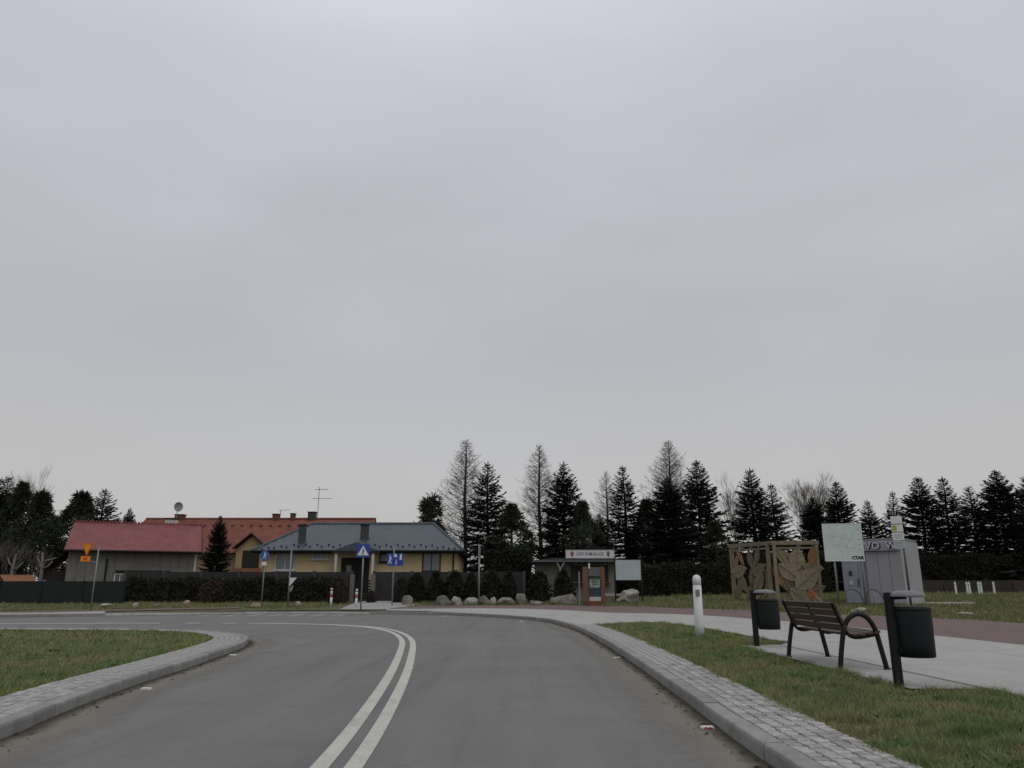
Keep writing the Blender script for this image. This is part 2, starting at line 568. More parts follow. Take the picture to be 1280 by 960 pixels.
# ================================================================== GROUND, ROAD, KERBS
KR = spline([(1.8, -12), (1.8, 0), (1.8, 5.8), (1.88, 8.8), (1.95, 11.5), (2.0, 14.8), (2.02, 18.7), (1.88, 24), (1.25, 29.2), (.1, 32.4), (-1.8, 35.4), (-4.1, 37.3), (-7.15, 38.2), (-10.4, 38.6), (-14, 37.6), (-18, 35.6), (-21.5, 34.1), (-30, 32.6), (-60, 31.2), (-110, 31)])
KI = spline([(-4.0, -12), (-4.05, 4), (-4.18, 6.8), (-4.35, 7.7), (-4.55, 8.8), (-4.78, 10.4), (-5.02, 12.7), (-5.33, 15.2), (-5.66, 17.2), (-6.2, 18.9), (-7.3, 20.6), (-9, 21.8), (-12, 22.5), (-20, 22.9), (-40, 23), (-110, 22.8)])

g = MB()
xs = [-900, -300, -120, -60, -20, 0, 20, 60, 120, 300, 900]
ys = [-300, -40, 30, 36, 60, 95, 200, 500, 1500]
for y in ys:
    for x in xs:
        g.v.append((x, y, T(x, y) - .5))
nx = len(xs)
g.f = [(j * nx + i, j * nx + i + 1, (j + 1) * nx + i + 1, (j + 1) * nx + i) for j in range(len(ys) - 1) for i in range(nx - 1)]
structure(g.build('ground', 'soil_grass'))

road = structure(sheet('road', [(-110, -14), (6, -14), (6, 42), (-110, 42)], 0, 0, 'asphalt', flat=0))

# verge to the right of and beyond the road
kin = offset(KR, .13)
far = [(-110, 60), (-150, 120), (150, 120), (150, -12)]
verge = structure(sheet('verge', [(p.x, p.y) for p in kin[::2]] + far, -.03, lambda: ((1.6, (-26, 30, -6, 62), None), (8, (-150, 150, -12, 120), (-26, 30, -6, 62))), 'soil_grass'))

GRASS_R = [(2.4, -10), (5.25, -10), (5.25, 9.05), (4.42, 9.1), (4.42, 15.75), (5.2, 16.0), (5.75, 16.6), (5.55, 18.3), (5.42, 22), (5.15, 25), (4.4, 26.6), (3.6, 26.0), (2.6, 24.6)]
# pavement: kerb inner line from the strip's end round the corner, outer line along the cycle path
iA = min(range(len(kin)), key=lambda i: (kin[i] - Vector((2.0, 24.7))).length)
iB = min(range(len(kin)), key=lambda i: (kin[i] - Vector((-6.6, 38.2))).length)
PATH_IN = spline([(10.6, -12), (10.3, 6), (10.07, 15.9), (9.88, 21.6), (9.2, 27), (7.0, 32.6), (4.4, 36.2), (2.1, 38.6), (-.9, 39.9), (-4, 39.7), (-6.6, 39.2)], .5)
pav = [(p.x, p.y) for p in kin[iA:iB:2]] + [(p.x, p.y) for p in reversed(PATH_IN)]
pav += [(5.256, -12), (5.256, 15.95), (5.75, 16.6), (5.55, 18.3), (5.42, 22), (5.15, 25), (4.4, 26.6), (3.6, 26.0), (2.75, 24.7)]
pavement = structure(sheet('pavement', pav, 0, 2.5, 'concrete'))
structure(ribbon('pad_joint', [Vector((5.235, -12)), Vector((5.235, 9)), Vector((5.235, 15.95))], [Vector((5.285, -12)), Vector((5.285, 9)), Vector((5.285, 15.95))], lambda x, y: T(x, y) + .006, 'edging'))
pad = structure(sheet('bench_pad', [(4.42, 9.1), (5.243, 9.1), (5.243, 15.95), (4.42, 15.75)], .002, 0, 'pad'))
PATH_OUT = [gp(*p) for p in ((1280, 779), (1190, 774), (1100, 770), (1000, 766), (860, 760.5), (780, 758), (700, 756.5), (620, 757), (540, 757.5), (480, 758.5))]
PATH_OUT = spline([(18.5, -12), (17.2, 12)] + [(p.x, p.y) for p in PATH_OUT], .5)
cyc = [(p.x, p.y) for p in offset(PATH_IN, .1)] + [(p.x, p.y) for p in reversed(PATH_OUT)]
cycle = structure(sheet('cycle_path', cyc, -.004, 2.5, 'cycle'))
structure(ribbon('path_edging', PATH_IN, offset(PATH_IN, .1), lambda x, y: T(x, y) + .006, 'edging'))
structure(ribbon('path_edging', PATH_OUT, offset(PATH_OUT, .1), lambda x, y: T(x, y) + .006, 'edging'))
# left continuation of pavement and red path behind the far kerb
iC = min(range(len(kin)), key=lambda i: (kin[i] - Vector((-18.2, 35.7))).length)
PL = kin[iC:]
structure(ribbon('pavement', PL, offset(PL, 1.8), lambda x, y: T(x, y) + .002, 'concrete'))
iD = min(range(len(kin)), key=lambda i: (kin[i] - Vector((-13.0, 38.1))).length)
PL2 = kin[iD:]
structure(ribbon('cycle_path', offset(PL2, 1.85), offset(PL2, 3.2), lambda x, y: T(x, y) + .004, 'cycle'))
# small residential street that leaves between the two striped posts
side = [(p.x, max(p.y, 38.75)) for p in (gp(424, 762), gp(448, 763.5), gp(478, 762), gp(520, 757), gp(514, 752.5), gp(500, 750), gp(462, 750), gp(440, 755))]
structure(sheet('side_street', side, .008, 1.5, 'pad'))

# -- kerb stones
def kerb(path, name, d_in, lower=None, upto=None):
    root = structure(link(name, None))
    n = 4 * 1
    i = 0
    zf = lambda p: .12
    while i + n < len(path):
        seg = path[i:i + n + 1]
        if upto and seg[0].x < upto:
            n = 16
            if i + n >= len(path):
                break
            seg = path[i:i + n + 1]
        mid = seg[len(seg) // 2]
        low = lower and lower(mid)
        top = .025 if low else .125
        sec = [(0, -.2), (.0, top - .03), (.006, top - .008), (.018, top), (.146, .115 if low else top), (.146, -.2)]
        b = MB()
        inn = []
        seg2 = [p.copy() for p in seg]
        t0 = (seg2[1] - seg2[0]).normalized()
        t1 = (seg2[-1] - seg2[-2]).normalized()
        seg2[0] += t0 * .004
        seg2[-1] -= t1 * .004
        dzj = random.uniform(-.004, .004)
        dj = random.uniform(-.004, .004)
        for q, p in enumerate(seg2):
            t = (seg[min(q + 1, len(seg) - 1)] - seg[max(q - 1, 0)]).normalized()
            nr = Vector((t.y, -t.x)) * d_in
            for sx, sz in sec:
                w = p + nr * (sx + dj)
                b.v.append((w.x, w.y, sz + dzj))
        k = len(sec)
        for q in range(len(seg2) - 1):
            for a in range(k):
                a2 = (a + 1) % k
                b.f.append((q * k + a, q * k + a2, (q + 1) * k + a2, (q + 1) * k + a))
        b.f.append(tuple(range(k)))
        b.f.append(tuple((len(seg2) - 1) * k + a for a in reversed(range(k))))
        b.build('kerb_stone', 'kerb', root)
        i += n
    return root
random.seed(3)
kerb(KR, 'roadside_kerb', 1, lambda p: p.x < -6.3 and p.x > -18 and p.y > 30, upto=-30)
kerb(KI, 'island_kerb', -1, upto=-20)

# -- paver strips: zigzag-edged concrete blocks, staggered
def paver_mesh(a=.112, b_=.107):
    zig = lambda t: .009 * (1 - abs(((t * 2) % 2) - 1) * 2)
    N = 2
    # outline: x across the strip, y along it
    pl = []
    for k in range(N):
        f = k / N
        pl.append((-b_ / 2 + b_ * f, -a / 2 + zig(f)))
    for k in range(N):
        f = k / N
        pl.append((b_ / 2 + zig(f) * .8, -a / 2 + a * f))
    for k in range(N):
        f = 1 - k / N
        pl.append((-b_ / 2 + b_ * f, a / 2 + zig(f)))
    for k in range(N):
        f = 1 - k / N
        pl.append((-b_ / 2 + zig(f) * .8, -a / 2 + a * f))
    inner = [(x * .91, y * .90) for x, y in pl]
    m = MB()
    n = len(pl)
    m.v = [(x, y, -.05) for x, y in pl] + [(x, y, -.009) for x, y in pl] + [(x, y, 0) for x, y in inner]
    for k in range(n):
        k2 = (k + 1) % n
        m.f.append((k, k2, n + k2, n + k))
        m.f.append((n + k, n + k2, 2 * n + k2, 2 * n + k))
    m.f.append(tuple(range(2 * n, 3 * n)))
    return m
PM = paver_mesh()
def strip(path, sgn, name, y_from, stop, z):
    root = structure(link(name, None))
    me = PM.mesh('paver', 'paver')
    fine = spline([(p.x, p.y) for p in path[::2]], .124)
    nr = len(fine)
    cells = []
    for c in range(5):
        line = offset(fine, sgn * (.146 + .012 + .06 + .12 * c))
        for i in range(1, nr - 1):
            p = line[i]
            if fine[i].y < y_from or stop(fine[i]):
                continue
            t = (line[i + 1] - line[i - 1]).normalized()
            if c % 2:
                p = p + t * .062
            cells.append((p.length, p, math.atan2(t.y, t.x) - math.pi / 2))
    cells.sort(key=lambda q: q[0])
    seen = [q for q in cells if q[0] > 5.2]
    near = set(id(q) for q in seen[:300])
    rest = MB()
    for q in cells:
        d, p, rz = q
        zz = z + random.uniform(-.005, .004)
        if id(q) in near:
            o = link('paver', me, root, (p.x, p.y, zz), rz + random.uniform(-.02, .02))
            o.rotation_euler[0] = random.uniform(-.015, .015)
            o.rotation_euler[1] = random.uniform(-.015, .015)
        else:
            m4 = Matrix.Translation((p.x, p.y, zz)) @ Matrix.Rotation(rz, 4, 'Z')
            rest.add([m4 @ Vector(v) for v in PM.v], PM.f)
    if rest.v:
        stuff(rest.build('far_pavers', 'paver', root))
    ln = [p for p in path if p.y > y_from - 1 and not stop(p)]
    ribbon('joint_sand', offset(ln, sgn * .14), offset(ln, sgn * .77), lambda x, y: z - .016, 'sand', root)
    return root
strip(KR, 1, 'paver_strip', 2.5, lambda p: p.y > 24.7, .122)
strip(KI, -1, 'island_paver_strip', 2.5, lambda p: p.x < -16, .122)
isl = [(p.x, p.y) for p in offset(KI, -.13)[::2]]
island = structure(sheet('island_verge', isl + [(-110, -12)], -.03, 4, 'soil_grass', flat=.12))

# -- painted lines
LL = spline([(-1.25, -12), (-1.25, 0), (-1.31, 5.8), (-1.41, 7.4), (-1.56, 9.5), (-1.8, 12.3), (-2.2, 16), (-2.62, 19.4), (-3.4, 22.8), (-4.3, 25.2), (-5.5, 26.9), (-7.3, 28.0), (-9.3, 28.37)])
for _ in range(60):
    LL = [LL[0]] + [LL[i] * .5 + (LL[i - 1] + LL[i + 1]) * .25 for i in range(1, len(LL) - 1)] + [LL[-1]]
LR = [p for p in offset(LL, .235) if p.y < 26.3]
zr = lambda x, y: .004
def taper(path, sg):
    o = []
    for i, p in enumerate(path):
        t = (path[min(i + 1, len(path) - 1)] - path[max(i - 1, 0)]).normalized()
        w = .065 + .10 * min(1, max(0, (p.y - 23) / 4))
        o.append(p + Vector((t.y, -t.x)) * sg * w)
    return o
ribbon('lane_marking', taper(LL, -1), taper(LL, 1), zr, 'paint', road)
ribbon('lane_marking', offset(LR, -.065), offset(LR, .065), zr, 'paint', road)
for a, b in ((-10.33, -9.71), (-11.65, -11.0), (-40, -12.4)):
    q = spline([(b, 28.37), (a, 28.37 if a > -13 else 27.6)], .25)
    ribbon('lane_marking', offset(q, -.17), offset(q, .17), zr, 'paint', road)
for k in range(7):
    x = -7.6 - k * .98
    MB().add([(x, 35.2, .004), (x - .5, 35.2, .004), (x - .5, 38.1 - .045 * (k - 3) ** 2, .004), (x, 38.1 - .045 * (k - 3) ** 2, .004)], [(3, 2, 1, 0)]).build('zebra_stripe', 'faded_paint', road)

# -- dusty gutters along the kerbs (grit with a ragged edge)
def dust_mat(name, col, edge):
    m = bpy.data.materials.new(name)
    m.use_nodes = True
    n, l = m.node_tree.nodes, m.node_tree.links
    b = n['Principled BSDF']
    b.inputs['Base Color'].default_value = (*col, 1)
    b.inputs['Roughness'].default_value = 1
    b.inputs['Specular IOR Level'].default_value = .05
    u = n.new('ShaderNodeUVMap')
    s = n.new('ShaderNodeSeparateXYZ')
    l.new(u.outputs[0], s.inputs[0])
    gq = n.new('ShaderNodeNewGeometry')
    tot = None
    for sc, am in ((1.1, .55), (7, .5), (70, .5)):
        z = n.new('ShaderNodeTexNoise')
        z.inputs['Scale'].default_value = sc
        z.inputs['Detail'].default_value = 5
        l.new(gq.outputs['Position'], z.inputs['Vector'])
        mm = n.new('ShaderNodeMath')
        mm.operation = 'MULTIPLY'
        mm.inputs[1].default_value = am
        l.new(z.outputs['Fac'], mm.inputs[0])
        if tot is None:
            tot = mm.outputs[0]
        else:
            ad = n.new('ShaderNodeMath')
            ad.operation = 'ADD'
            l.new(tot, ad.inputs[0])
            l.new(mm.outputs[0], ad.inputs[1])
            tot = ad.outputs[0]
    sb = n.new('ShaderNodeMath')
    sb.operation = 'SUBTRACT'
    l.new(tot, sb.inputs[0])
    l.new(s.outputs[0], sb.inputs[1])
    r = n.new('ShaderNodeMapRange')
    r.inputs[1].default_value = edge
    r.inputs[2].default_value = edge + .45
    r.inputs[4].default_value = .6
    l.new(sb.outputs[0], r.inputs[0])
    l.new(r.outputs[0], b.inputs['Alpha'])
    return m
M['dust'] = dust_mat('gutter_dust', (.245, .222, .188), .02)
M['grit'] = dust_mat('gutter_grit', (.06, .055, .035), .15)
for path, sg in ((KR, -1), (KI, 1)):
    vis = [p for p in path if p.length > 3 and p.length < 45 and p.y > 3]
    stuff(ribbon('gutter_dust', offset(vis, sg * -.01), offset(vis, sg * .95), lambda x, y: .006, 'dust', road, uv=True))
    stuff(ribbon('gutter_grit', offset(vis, sg * -.01), offset(vis, sg * .3), lambda x, y: .009, 'grit', road, uv=True))

# ================================================================== GRASS
rng = np.random.default_rng(5)
def Tn(x, y):
    yc = np.minimum(y, 95)
    w = np.clip((x - 4) / 8.0, 0, 1)
    w = w * w * (3 - 2 * w)
    return .12 + (1 - w) * .025 * np.maximum(0, yc - 36) + w * .03 * np.maximum(0, yc - 28)
def in_poly(poly, x, y):
    c = np.zeros(len(x), bool)
    j = len(poly) - 1
    for i in range(len(poly)):
        xi, yi, xj, yj = poly[i][0], poly[i][1], poly[j][0], poly[j][1]
        if yi != yj:
            c ^= ((yi > y) != (yj > y)) & (x < (xj - xi) * (y - yi) / (yj - yi) + xi)
        j = i
    return c
def blades(name, label, poly, dens, d0, hgt, wid, m, box=None, wpow=.8, seed=1):
    poly = [(p[0], p[1]) for p in poly]
    x0, x1, y0, y1 = box or (min(p[0] for p in poly), max(p[0] for p in poly), min(p[1] for p in poly), max(p[1] for p in poly))
    r_ = np.random.default_rng(seed)
    n = int((x1 - x0) * (y1 - y0) * dens)
    x = r_.uniform(x0, x1, n)
    y = r_.uniform(y0, y1, n)
    d = np.hypot(x, y)
    clump = .5 + .5 * np.sin(x * 5.1 + 2 * np.sin(y * 3.3)) * np.sin(y * 4.7 + 2 * np.sin(x * 2.9))
    patch = .5 + .25 * (np.sin(x * 1.3 + 1.7 * np.sin(y * .9)) + np.sin(y * 1.1 + 1.3 * np.sin(x * .7)))
    fine_ = np.zeros(n)
    big = np.zeros(n)
    for q in range(7):
        a_ = r_.uniform(0, 6.28)
        f_q, g_q = r_.uniform(6, 16), r_.uniform(.8, 3)
        fine_ += np.sin((x * np.cos(a_) + y * np.sin(a_)) * f_q + r_.uniform(0, 6.28)) / 7
        big += np.sin((x * np.sin(a_) - y * np.cos(a_)) * g_q + r_.uniform(0, 6.28)) / 7
    clump = np.clip(.5 + 1.3 * fine_, 0, 1)
    patch = np.clip(.5 + 1.3 * big, 0, 1)
    keep = (r_.random(n) < np.minimum(1, (d0 / d)) ** (2 * wpow) * (.12 + .5 * clump + .5 * patch)) & (y > 2)
    keep &= np.abs(x) < d * .75 + 3
    x, y, d, clump, patch = x[keep], y[keep], d[keep], clump[keep], patch[keep]
    k = in_poly(poly, x, y)
    x, y, d, clump, patch = x[k], y[k], d[k], clump[k], patch[k]
    n = len(x)
    z = Tn(x, y) - .03
    h = hgt * r_.uniform(.45, 1.25, n) * (.22 + 1.05 * clump ** 2 + .5 * patch)
    w = wid * np.maximum(1, d / d0) ** wpow * r_.uniform(.7, 1.3, n)
    a = r_.uniform(0, 2 * np.pi, n)
    la = r_.uniform(0, 2 * np.pi, n)
    ln = h * np.abs(r_.normal(.5, .6, n))
    v = np.zeros((n, 3, 3))
    v[:, 0] = np.stack([x - np.cos(a) * w / 2, y - np.sin(a) * w / 2, z], 1)
    v[:, 1] = np.stack([x + np.cos(a) * w / 2, y + np.sin(a) * w / 2, z], 1)
    v[:, 2] = np.stack([x + np.cos(la) * ln, y + np.sin(la) * ln, z + h], 1)
    me = bpy.data.meshes.new(name)
    me.vertices.add(3 * n)
    me.vertices.foreach_set('co', v.ravel())
    me.loops.add(3 * n)
    me.loops.foreach_set('vertex_index', np.arange(3 * n, dtype=np.int32))
    me.polygons.add(n)
    me.polygons.foreach_set('loop_start', np.arange(0, 3 * n, 3, dtype=np.int32))
    me.polygons.foreach_set('loop_total', np.full(n, 3, np.int32))
    me.materials.append(M[m])
    me.update(calc_edges=True)
    me.validate()
    o = link(name, me)
    tag(o, label, 'grass')
    return stuff(o)
gr = GRASS_R[1:-1] + [(p.x, p.y) for p in reversed(offset(KR, .74)) if -10 < p.y < 24.8 and p.x > 0]
blades('grass', 'patchy green grass between the block strip and the bench', gr, 13000, 6.5, .068, .0055, 'grass', box=(2.4, 5.9, 3.6, 27), seed=1)
blades('grass', 'short grass on the traffic island at the left', [(p.x, p.y) for p in offset(KI, -.80)[::2]] + [(-110, -12)], 6500, 8.0, .06, .007, 'grass', box=(-26, -4.3, 4, 23), seed=2)
po = offset(PATH_OUT, -.15)
blades('grass', 'rough grass behind the red cycle path', [(p.x, p.y) for p in po if p.y > 14] + [(-6, 50), (60, 62), (60, 14)], 420, 20, .13, .02, 'drygrass', box=(-6, 50, 16, 60), wpow=.55, seed=3)
lo = offset(PL2, 3.3)
eR = [p for p in KR if -4 < p.y < 24.8 and p.x > 0]
blades('grass', 'ragged grass creeping over the edge of the right block strip', [(p.x, p.y) for p in offset(eR, .68)] + [(p.x, p.y) for p in reversed(offset(eR, .84))], 8000, 6.5, .085, .006, 'grass', box=(2.3, 2.95, 3.6, 25), seed=6)
eI = [p for p in KI if p.y > 2 and p.x > -20]
blades('grass', 'ragged grass creeping over the island block strip', [(p.x, p.y) for p in offset(eI, -.72)] + [(p.x, p.y) for p in reversed(offset(eI, -.88))], 4000, 7.5, .05, .007, 'grass', box=(-16, -4.4, 4, 22.5), seed=7)
blades('grass', 'ragged grass along the front edge of the bench pad', [(4.36, 8.98), (5.3, 8.98), (5.3, 9.16), (4.5, 9.18), (4.5, 15.7), (5.2, 15.9), (5.2, 16.05), (4.36, 15.9)], 9000, 8, .06, .006, 'grass', box=(4.3, 5.35, 8.9, 16.1), seed=8)
def weeds():
    rd = random.Random(9)
    b = MB()
    def rosette(x, y, s):
        z = T(x, y) - .02
        for k in range(rd.randint(5, 9)):
            a = rd.uniform(0, 6.28)
            d = Vector((math.cos(a), math.sin(a), rd.uniform(.15, .9))).normalized()
            rh(b, Vector((x, y, z)), d, s * rd.uniform(.7, 1.3), s * .32, UP + Vector((rd.uniform(-.3, .3), rd.uniform(-.3, .3), 0)))
    gp_ = [(p[0], p[1]) for p in gr]
    ip_ = [(p.x, p.y) for p in offset(KI, -.85)[::4]] + [(-110, -12)]
    n = 0
    while n < 900:
        x, y = rd.uniform(2.5, 5.7), 4.5 + 21 * rd.random() ** 1.6
        if inside(gp_, x, y) and noise.noise(Vector((x * 1.1, y * 1.1, 3))) > -.05:
            rosette(x, y, rd.uniform(.03, .085))
        n += 1
    n = 0
    while n < 700:
        x, y = rd.uniform(-14, -4.6), rd.uniform(6.5, 21)
        if inside(ip_, x, y) and noise.noise(Vector((x, y, 7))) > 0:
            rosette(x, y, rd.uniform(.04, .09))
        n += 1
    return b
blades('grass', 'green verge in front of the dark left hand fence', [(p.x, p.y) for p in lo] + [(-60, 50), (-9, 50), (-9.5, 41), (-11.5, 38.9)], 420, 24, .10, .02, 'drygrass', box=(-42, -8, 33, 50), wpow=.55, seed=4)

# ================================================================== VEGETATION BUILDERS
def rh(b, p, d, l, w, up):
    """One leaf-sized rhombus: from p along d."""
    s = d.cross(up)
    if s.length < 1e-4:
        s = Vector((1, 0, 0))
    s = s.normalized() * (w / 2)
    q = p + d * (l * .45)
    o = len(b.v)
    b.v += [tuple(p), tuple(q - s), tuple(p + d * l), tuple(q + s)]
    b.f.append((o, o + 1, o + 2, o + 3))
UP = Vector((0, 0, 1))
def spruce(H, Rb, seed, open_=0., z0=.05, dens=1.):
    rd = random.Random(seed)
    t, c = MB(), MB()
    bend = [(rd.uniform(-.05, .05), rd.uniform(-.05, .05), H * k / 6) for k in range(7)]
    bend[0] = (0, 0, 0)
    t.tube(bend, [max(.012, .016 * H * (1 - k / 6.2)) for k in range(7)], 7)
    z = z0 * H
    az = 0
    while z < .975 * H:
        f = z / H
        Lm = Rb * (1 - f) ** .78 * rd.uniform(.86, 1.1) + .06
        n = rd.randint(5, 8) if f < .85 else rd.randint(3, 5)
        az += rd.uniform(.3, 1)
        for k in range(n):
            a = az + 2 * math.pi * k / n + rd.uniform(-.25, .25)
            L = Lm * rd.choice((1, 1, 1, .92, .8)) * rd.uniform(.85, 1.18)
            z_ = z + rd.uniform(-.26, .26) * (1 - f)
            el = -.18 + .95 * f ** 1.6 + rd.uniform(-.16, .16)
            dr = (.34 - .25 * f) * rd.uniform(.6, 1.3)
            h = Vector((math.cos(a), math.sin(a), 0))
            sd_ = Vector((-h.y, h.x, 0))
            def pt(s):
                return h * (L * s * math.cos(el)) + Vector((0, 0, z_ + L * (s * math.sin(el) - dr * s * s + .32 * s ** 3)))
            m = max(3, int(L / .095 * dens))
            t.tube([pt(0), pt(.5), pt(1)], [.012 + .012 * L, .012 + .004 * L, .006], 3, cap=False)
            for j in range(m):
                s = (j + rd.random()) / m
                s = .12 + .88 * s if open_ < .5 else .2 + .8 * s
                p = pt(s)
                d0 = (pt(min(1, s + .05)) - pt(s - .05)).normalized()
                tl = (.07 + .12 * min(1, L) + .36 * L * (1 - s) ** .8) * rd.uniform(.7, 1.2)
                ws = min(1, .35 + .6 * L)
                tl = min(tl, .75)
                for sg in (-1, 1):
                    if rd.random() < open_ * .4:
                        continue
                    d = (d0 * rd.uniform(.6, 1) + sd_ * sg * rd.uniform(.6, 1.1) + UP * rd.uniform(-.35, .12)).normalized()
                    rh(c, p, d, tl, rd.uniform(.08, .15) * ws, (UP + h * rd.uniform(-.6, .6) + sd_ * rd.uniform(-.6, .6)))
                if s < .6 and rd.random() < .75:
                    rh(c, p, Vector((rd.gauss(0, 1), rd.gauss(0, 1), rd.gauss(-.4, .5))).normalized(), rd.uniform(.15, .3) * ws, rd.uniform(.08, .14) * ws, Vector((rd.gauss(0, 1), rd.gauss(0, 1), .5)))
                if rd.random() < .8:
                    rh(c, p, (d0 + UP * rd.uniform(-.9, .1)).normalized(), tl * .8 + .04, rd.uniform(.07, .12) * ws, sd_ + UP * rd.uniform(-.5, .5))
            for q in range(3):
                rh(c, pt(.93), ((pt(1) - pt(.85)).normalized() + sd_ * rd.uniform(-.5, .5) + UP * rd.uniform(-.2, .2)).normalized(), rd.uniform(.10, .22) * min(1, .4 + L), .05, UP)
        z += (.16 + .12 * (1 - f)) * rd.uniform(.8, 1.2) * (1 + open_ * .5) / dens
    for q in range(6):
        zz = H * rd.uniform(.93, .97)
        a = rd.uniform(0, 6.28)
        rh(c, Vector((0, 0, zz)), Vector((math.cos(a) * .7, math.sin(a) * .7, rd.uniform(.3, 1.2))).normalized(), rd.uniform(.12, .3), .05, Vector((1, .2, .1)))
    rh(c, Vector((0, 0, H * .96)), UP, H * .045 + .1, .07, Vector((0, 1, 0)))
    return t, c
def pine(H, Rb, seed, low=.15, tufts=150):
    rd = random.Random(seed)
    t, c = MB(), MB()
    t.tube([(0, 0, 0), (.08, 0, H * .4), (-.05, .05, H * .75), (0, 0, H * .96)], [.022 * H, .016 * H, .010 * H, .02], 7)
    for k in range(tufts):
        f = rd.uniform(low, 1) ** .9
        prof = math.sin(min(1, (1.02 - f) / .55) * math.pi / 2) * (.75 + .25 * math.sin(f * 9 + seed))
        r = Rb * prof * rd.uniform(.35, 1) ** .5 + .05
        a = rd.uniform(0, 6.28)
        p = Vector((r * math.cos(a), r * math.sin(a), H * (f * .93 + .02)))
        if k % 3 == 0:
            t.tube([(0, 0, max(.2, p.z - r * .5)), (p.x * .5, p.y * .5, p.z - r * .18), p], [.03 + .01 * r, .02, .01], 3, cap=False)
        rr = rd.uniform(.28, .55)
        o_ = Vector((p.x, p.y, 0)).normalized() * .5 + UP * .6
        for q in range(46):
            d = Vector((rd.gauss(0, 1), rd.gauss(0, 1), rd.gauss(0, 1))).normalized()
            d = (d + o_ * .5).normalized()
            st = p + d * rd.uniform(0, rr * .6)
            rh(c, st, d, rr * rd.uniform(.5, 1.1), rd.uniform(.05, .11), Vector((rd.gauss(0, 1), rd.gauss(0, 1), .3)))
    return t, c
def larch(H, Rb, seed, wide=.35, fine=1.):
    rd = random.Random(seed)
    t, c = MB(), MB()
    t.tube([(0, 0, 0), (.04, .02, H * .3), (-.04, 0, H * .6), (0, .03, H * .85), (0, 0, H)], [.011 * H, .008 * H, .0055 * H, .003 * H, .006], 7)
    nb = int(15 * H * fine)
    for k in range(nb):
        f = .10 + .88 * (k + rd.random()) / nb
        sh = min(1, .55 + .45 * f / wide) if f < wide else ((1 - f) / (1 - wide)) ** .82
        L = Rb * sh * rd.uniform(.55, 1.1) + .04
        a = k * 2.399 + rd.uniform(-.4, .4)
        h = Vector((math.cos(a), math.sin(a), 0))
        el = rd.uniform(-.05, .25) + .75 * f
        def pt(s):
            return h * (L * s * math.cos(el)) + Vector((0, 0, H * f + L * (s * math.sin(el) - .10 * s + .42 * s * s)))
        c.tube([pt(0), pt(.35), pt(.7), pt(1)], [.010 + .011 * L, .008 + .006 * L, .009, .004], 3, cap=False)
        m = int(5 + 11 * L)
        for j in range(m):
            s = rd.uniform(.15, 1)
            p = pt(s)
            d = (h * rd.uniform(-.1, 1) + Vector((-h.y, h.x, 0)) * rd.uniform(-1, 1) + UP * rd.uniform(-.5, .9)).normalized()
            l = rd.uniform(.25, .8) * (1.1 - .5 * s) * min(1, .22 + 2.6 * (1 - f))
            e = p + d * l + UP * l * .25
            c.tube([p, p + d * l * .5, e], [.007, .006, .003], 3, cap=False)
            for q in range(2):
                p2 = p.lerp(e, rd.uniform(.2, .9))
                d2 = (d + Vector((rd.gauss(0, .7), rd.gauss(0, .7), rd.gauss(.2, .6)))).normalized()
                rh(c, p2, d2, rd.uniform(.12, .4) * min(1, .3 + 2.6 * (1 - f)), .012, UP)
    return t, c
def bare(H, seed, spread=.42, levels=5, stems=1, lean=.1):
    rd = random.Random(seed)
    t, c = MB(), MB()
    def grow(p, d, l, r, lev, b):
        e = p + d * l
        mid = p + d * (l * .5) + Vector((rd.gauss(0, .04), rd.gauss(0, .04), 0)) * l
        b.tube([p, mid, e], [r, r * .85, r * .68], 5 if lev > 3 else 3, cap=False)
        if lev == 0:
            return
        n = rd.choice((2, 3, 3)) if lev > 1 else rd.randint(3, 5)
        for k in range(n):
            a = rd.uniform(0, 6.28)
            sp = rd.uniform(.5, 1.3) * spread
            nd = (d + Vector((math.cos(a), math.sin(a), 0)) * sp + UP * .16).normalized()
            grow(p + d * l * rd.uniform(.6, 1), nd, l * rd.uniform(.62, .88), max(.004, r * .6), lev - 1, c)
    for k in range(stems):
        a = rd.uniform(0, 6.28)
        d = Vector((math.cos(a) * lean, math.sin(a) * lean, 1)).normalized()
        grow(Vector((math.cos(a) * .15 * (stems > 1), math.sin(a) * .15 * (stems > 1), 0)), d, H * .30, H * .0085 / stems ** .3, levels, t)
    return t, c
def shrub(H, Rb, seed, prof, n=1100, core=True, lw=.09):
    """Evergreen shrub: twiggy core, leaf sprays set upright over its surface. prof(f) gives the radius share at height share f."""
    rd = random.Random(seed)
    t, c = MB(), MB()
    if core:
        t.lathe([(max(.02, Rb * .74 * prof(k / 9)), H * .9 * k / 9) for k in range(10)], 9)
    t.tube([(0, 0, 0), (0, 0, H * .5)], [.05, .02], 5)
    bump = [rd.uniform(0, 6.28) for _ in range(6)]
    for k in range(n):
        f = rd.random()
        a = rd.uniform(0, 6.28)
        r = Rb * prof(f) * (.80 + .14 * math.sin(3 * a + bump[0] + 4 * f) + .10 * math.sin(5 * a + bump[1] - 7 * f) + rd.uniform(-.15, .12))
        h = Vector((math.cos(a), math.sin(a), 0))
        p = h * r + UP * (H * f * .93)
        d = (h * rd.uniform(.1, .9) + UP * rd.uniform(.2, 1.1) + Vector((rd.gauss(0, .4), rd.gauss(0, .4), rd.gauss(0, .3)))).normalized()
        rh(c, p, d, rd.uniform(.12, .28), rd.uniform(lw * .7, lw * 1.4), h + Vector((rd.gauss(0, .5), rd.gauss(0, .5), rd.gauss(0, .3))))
    return t, c
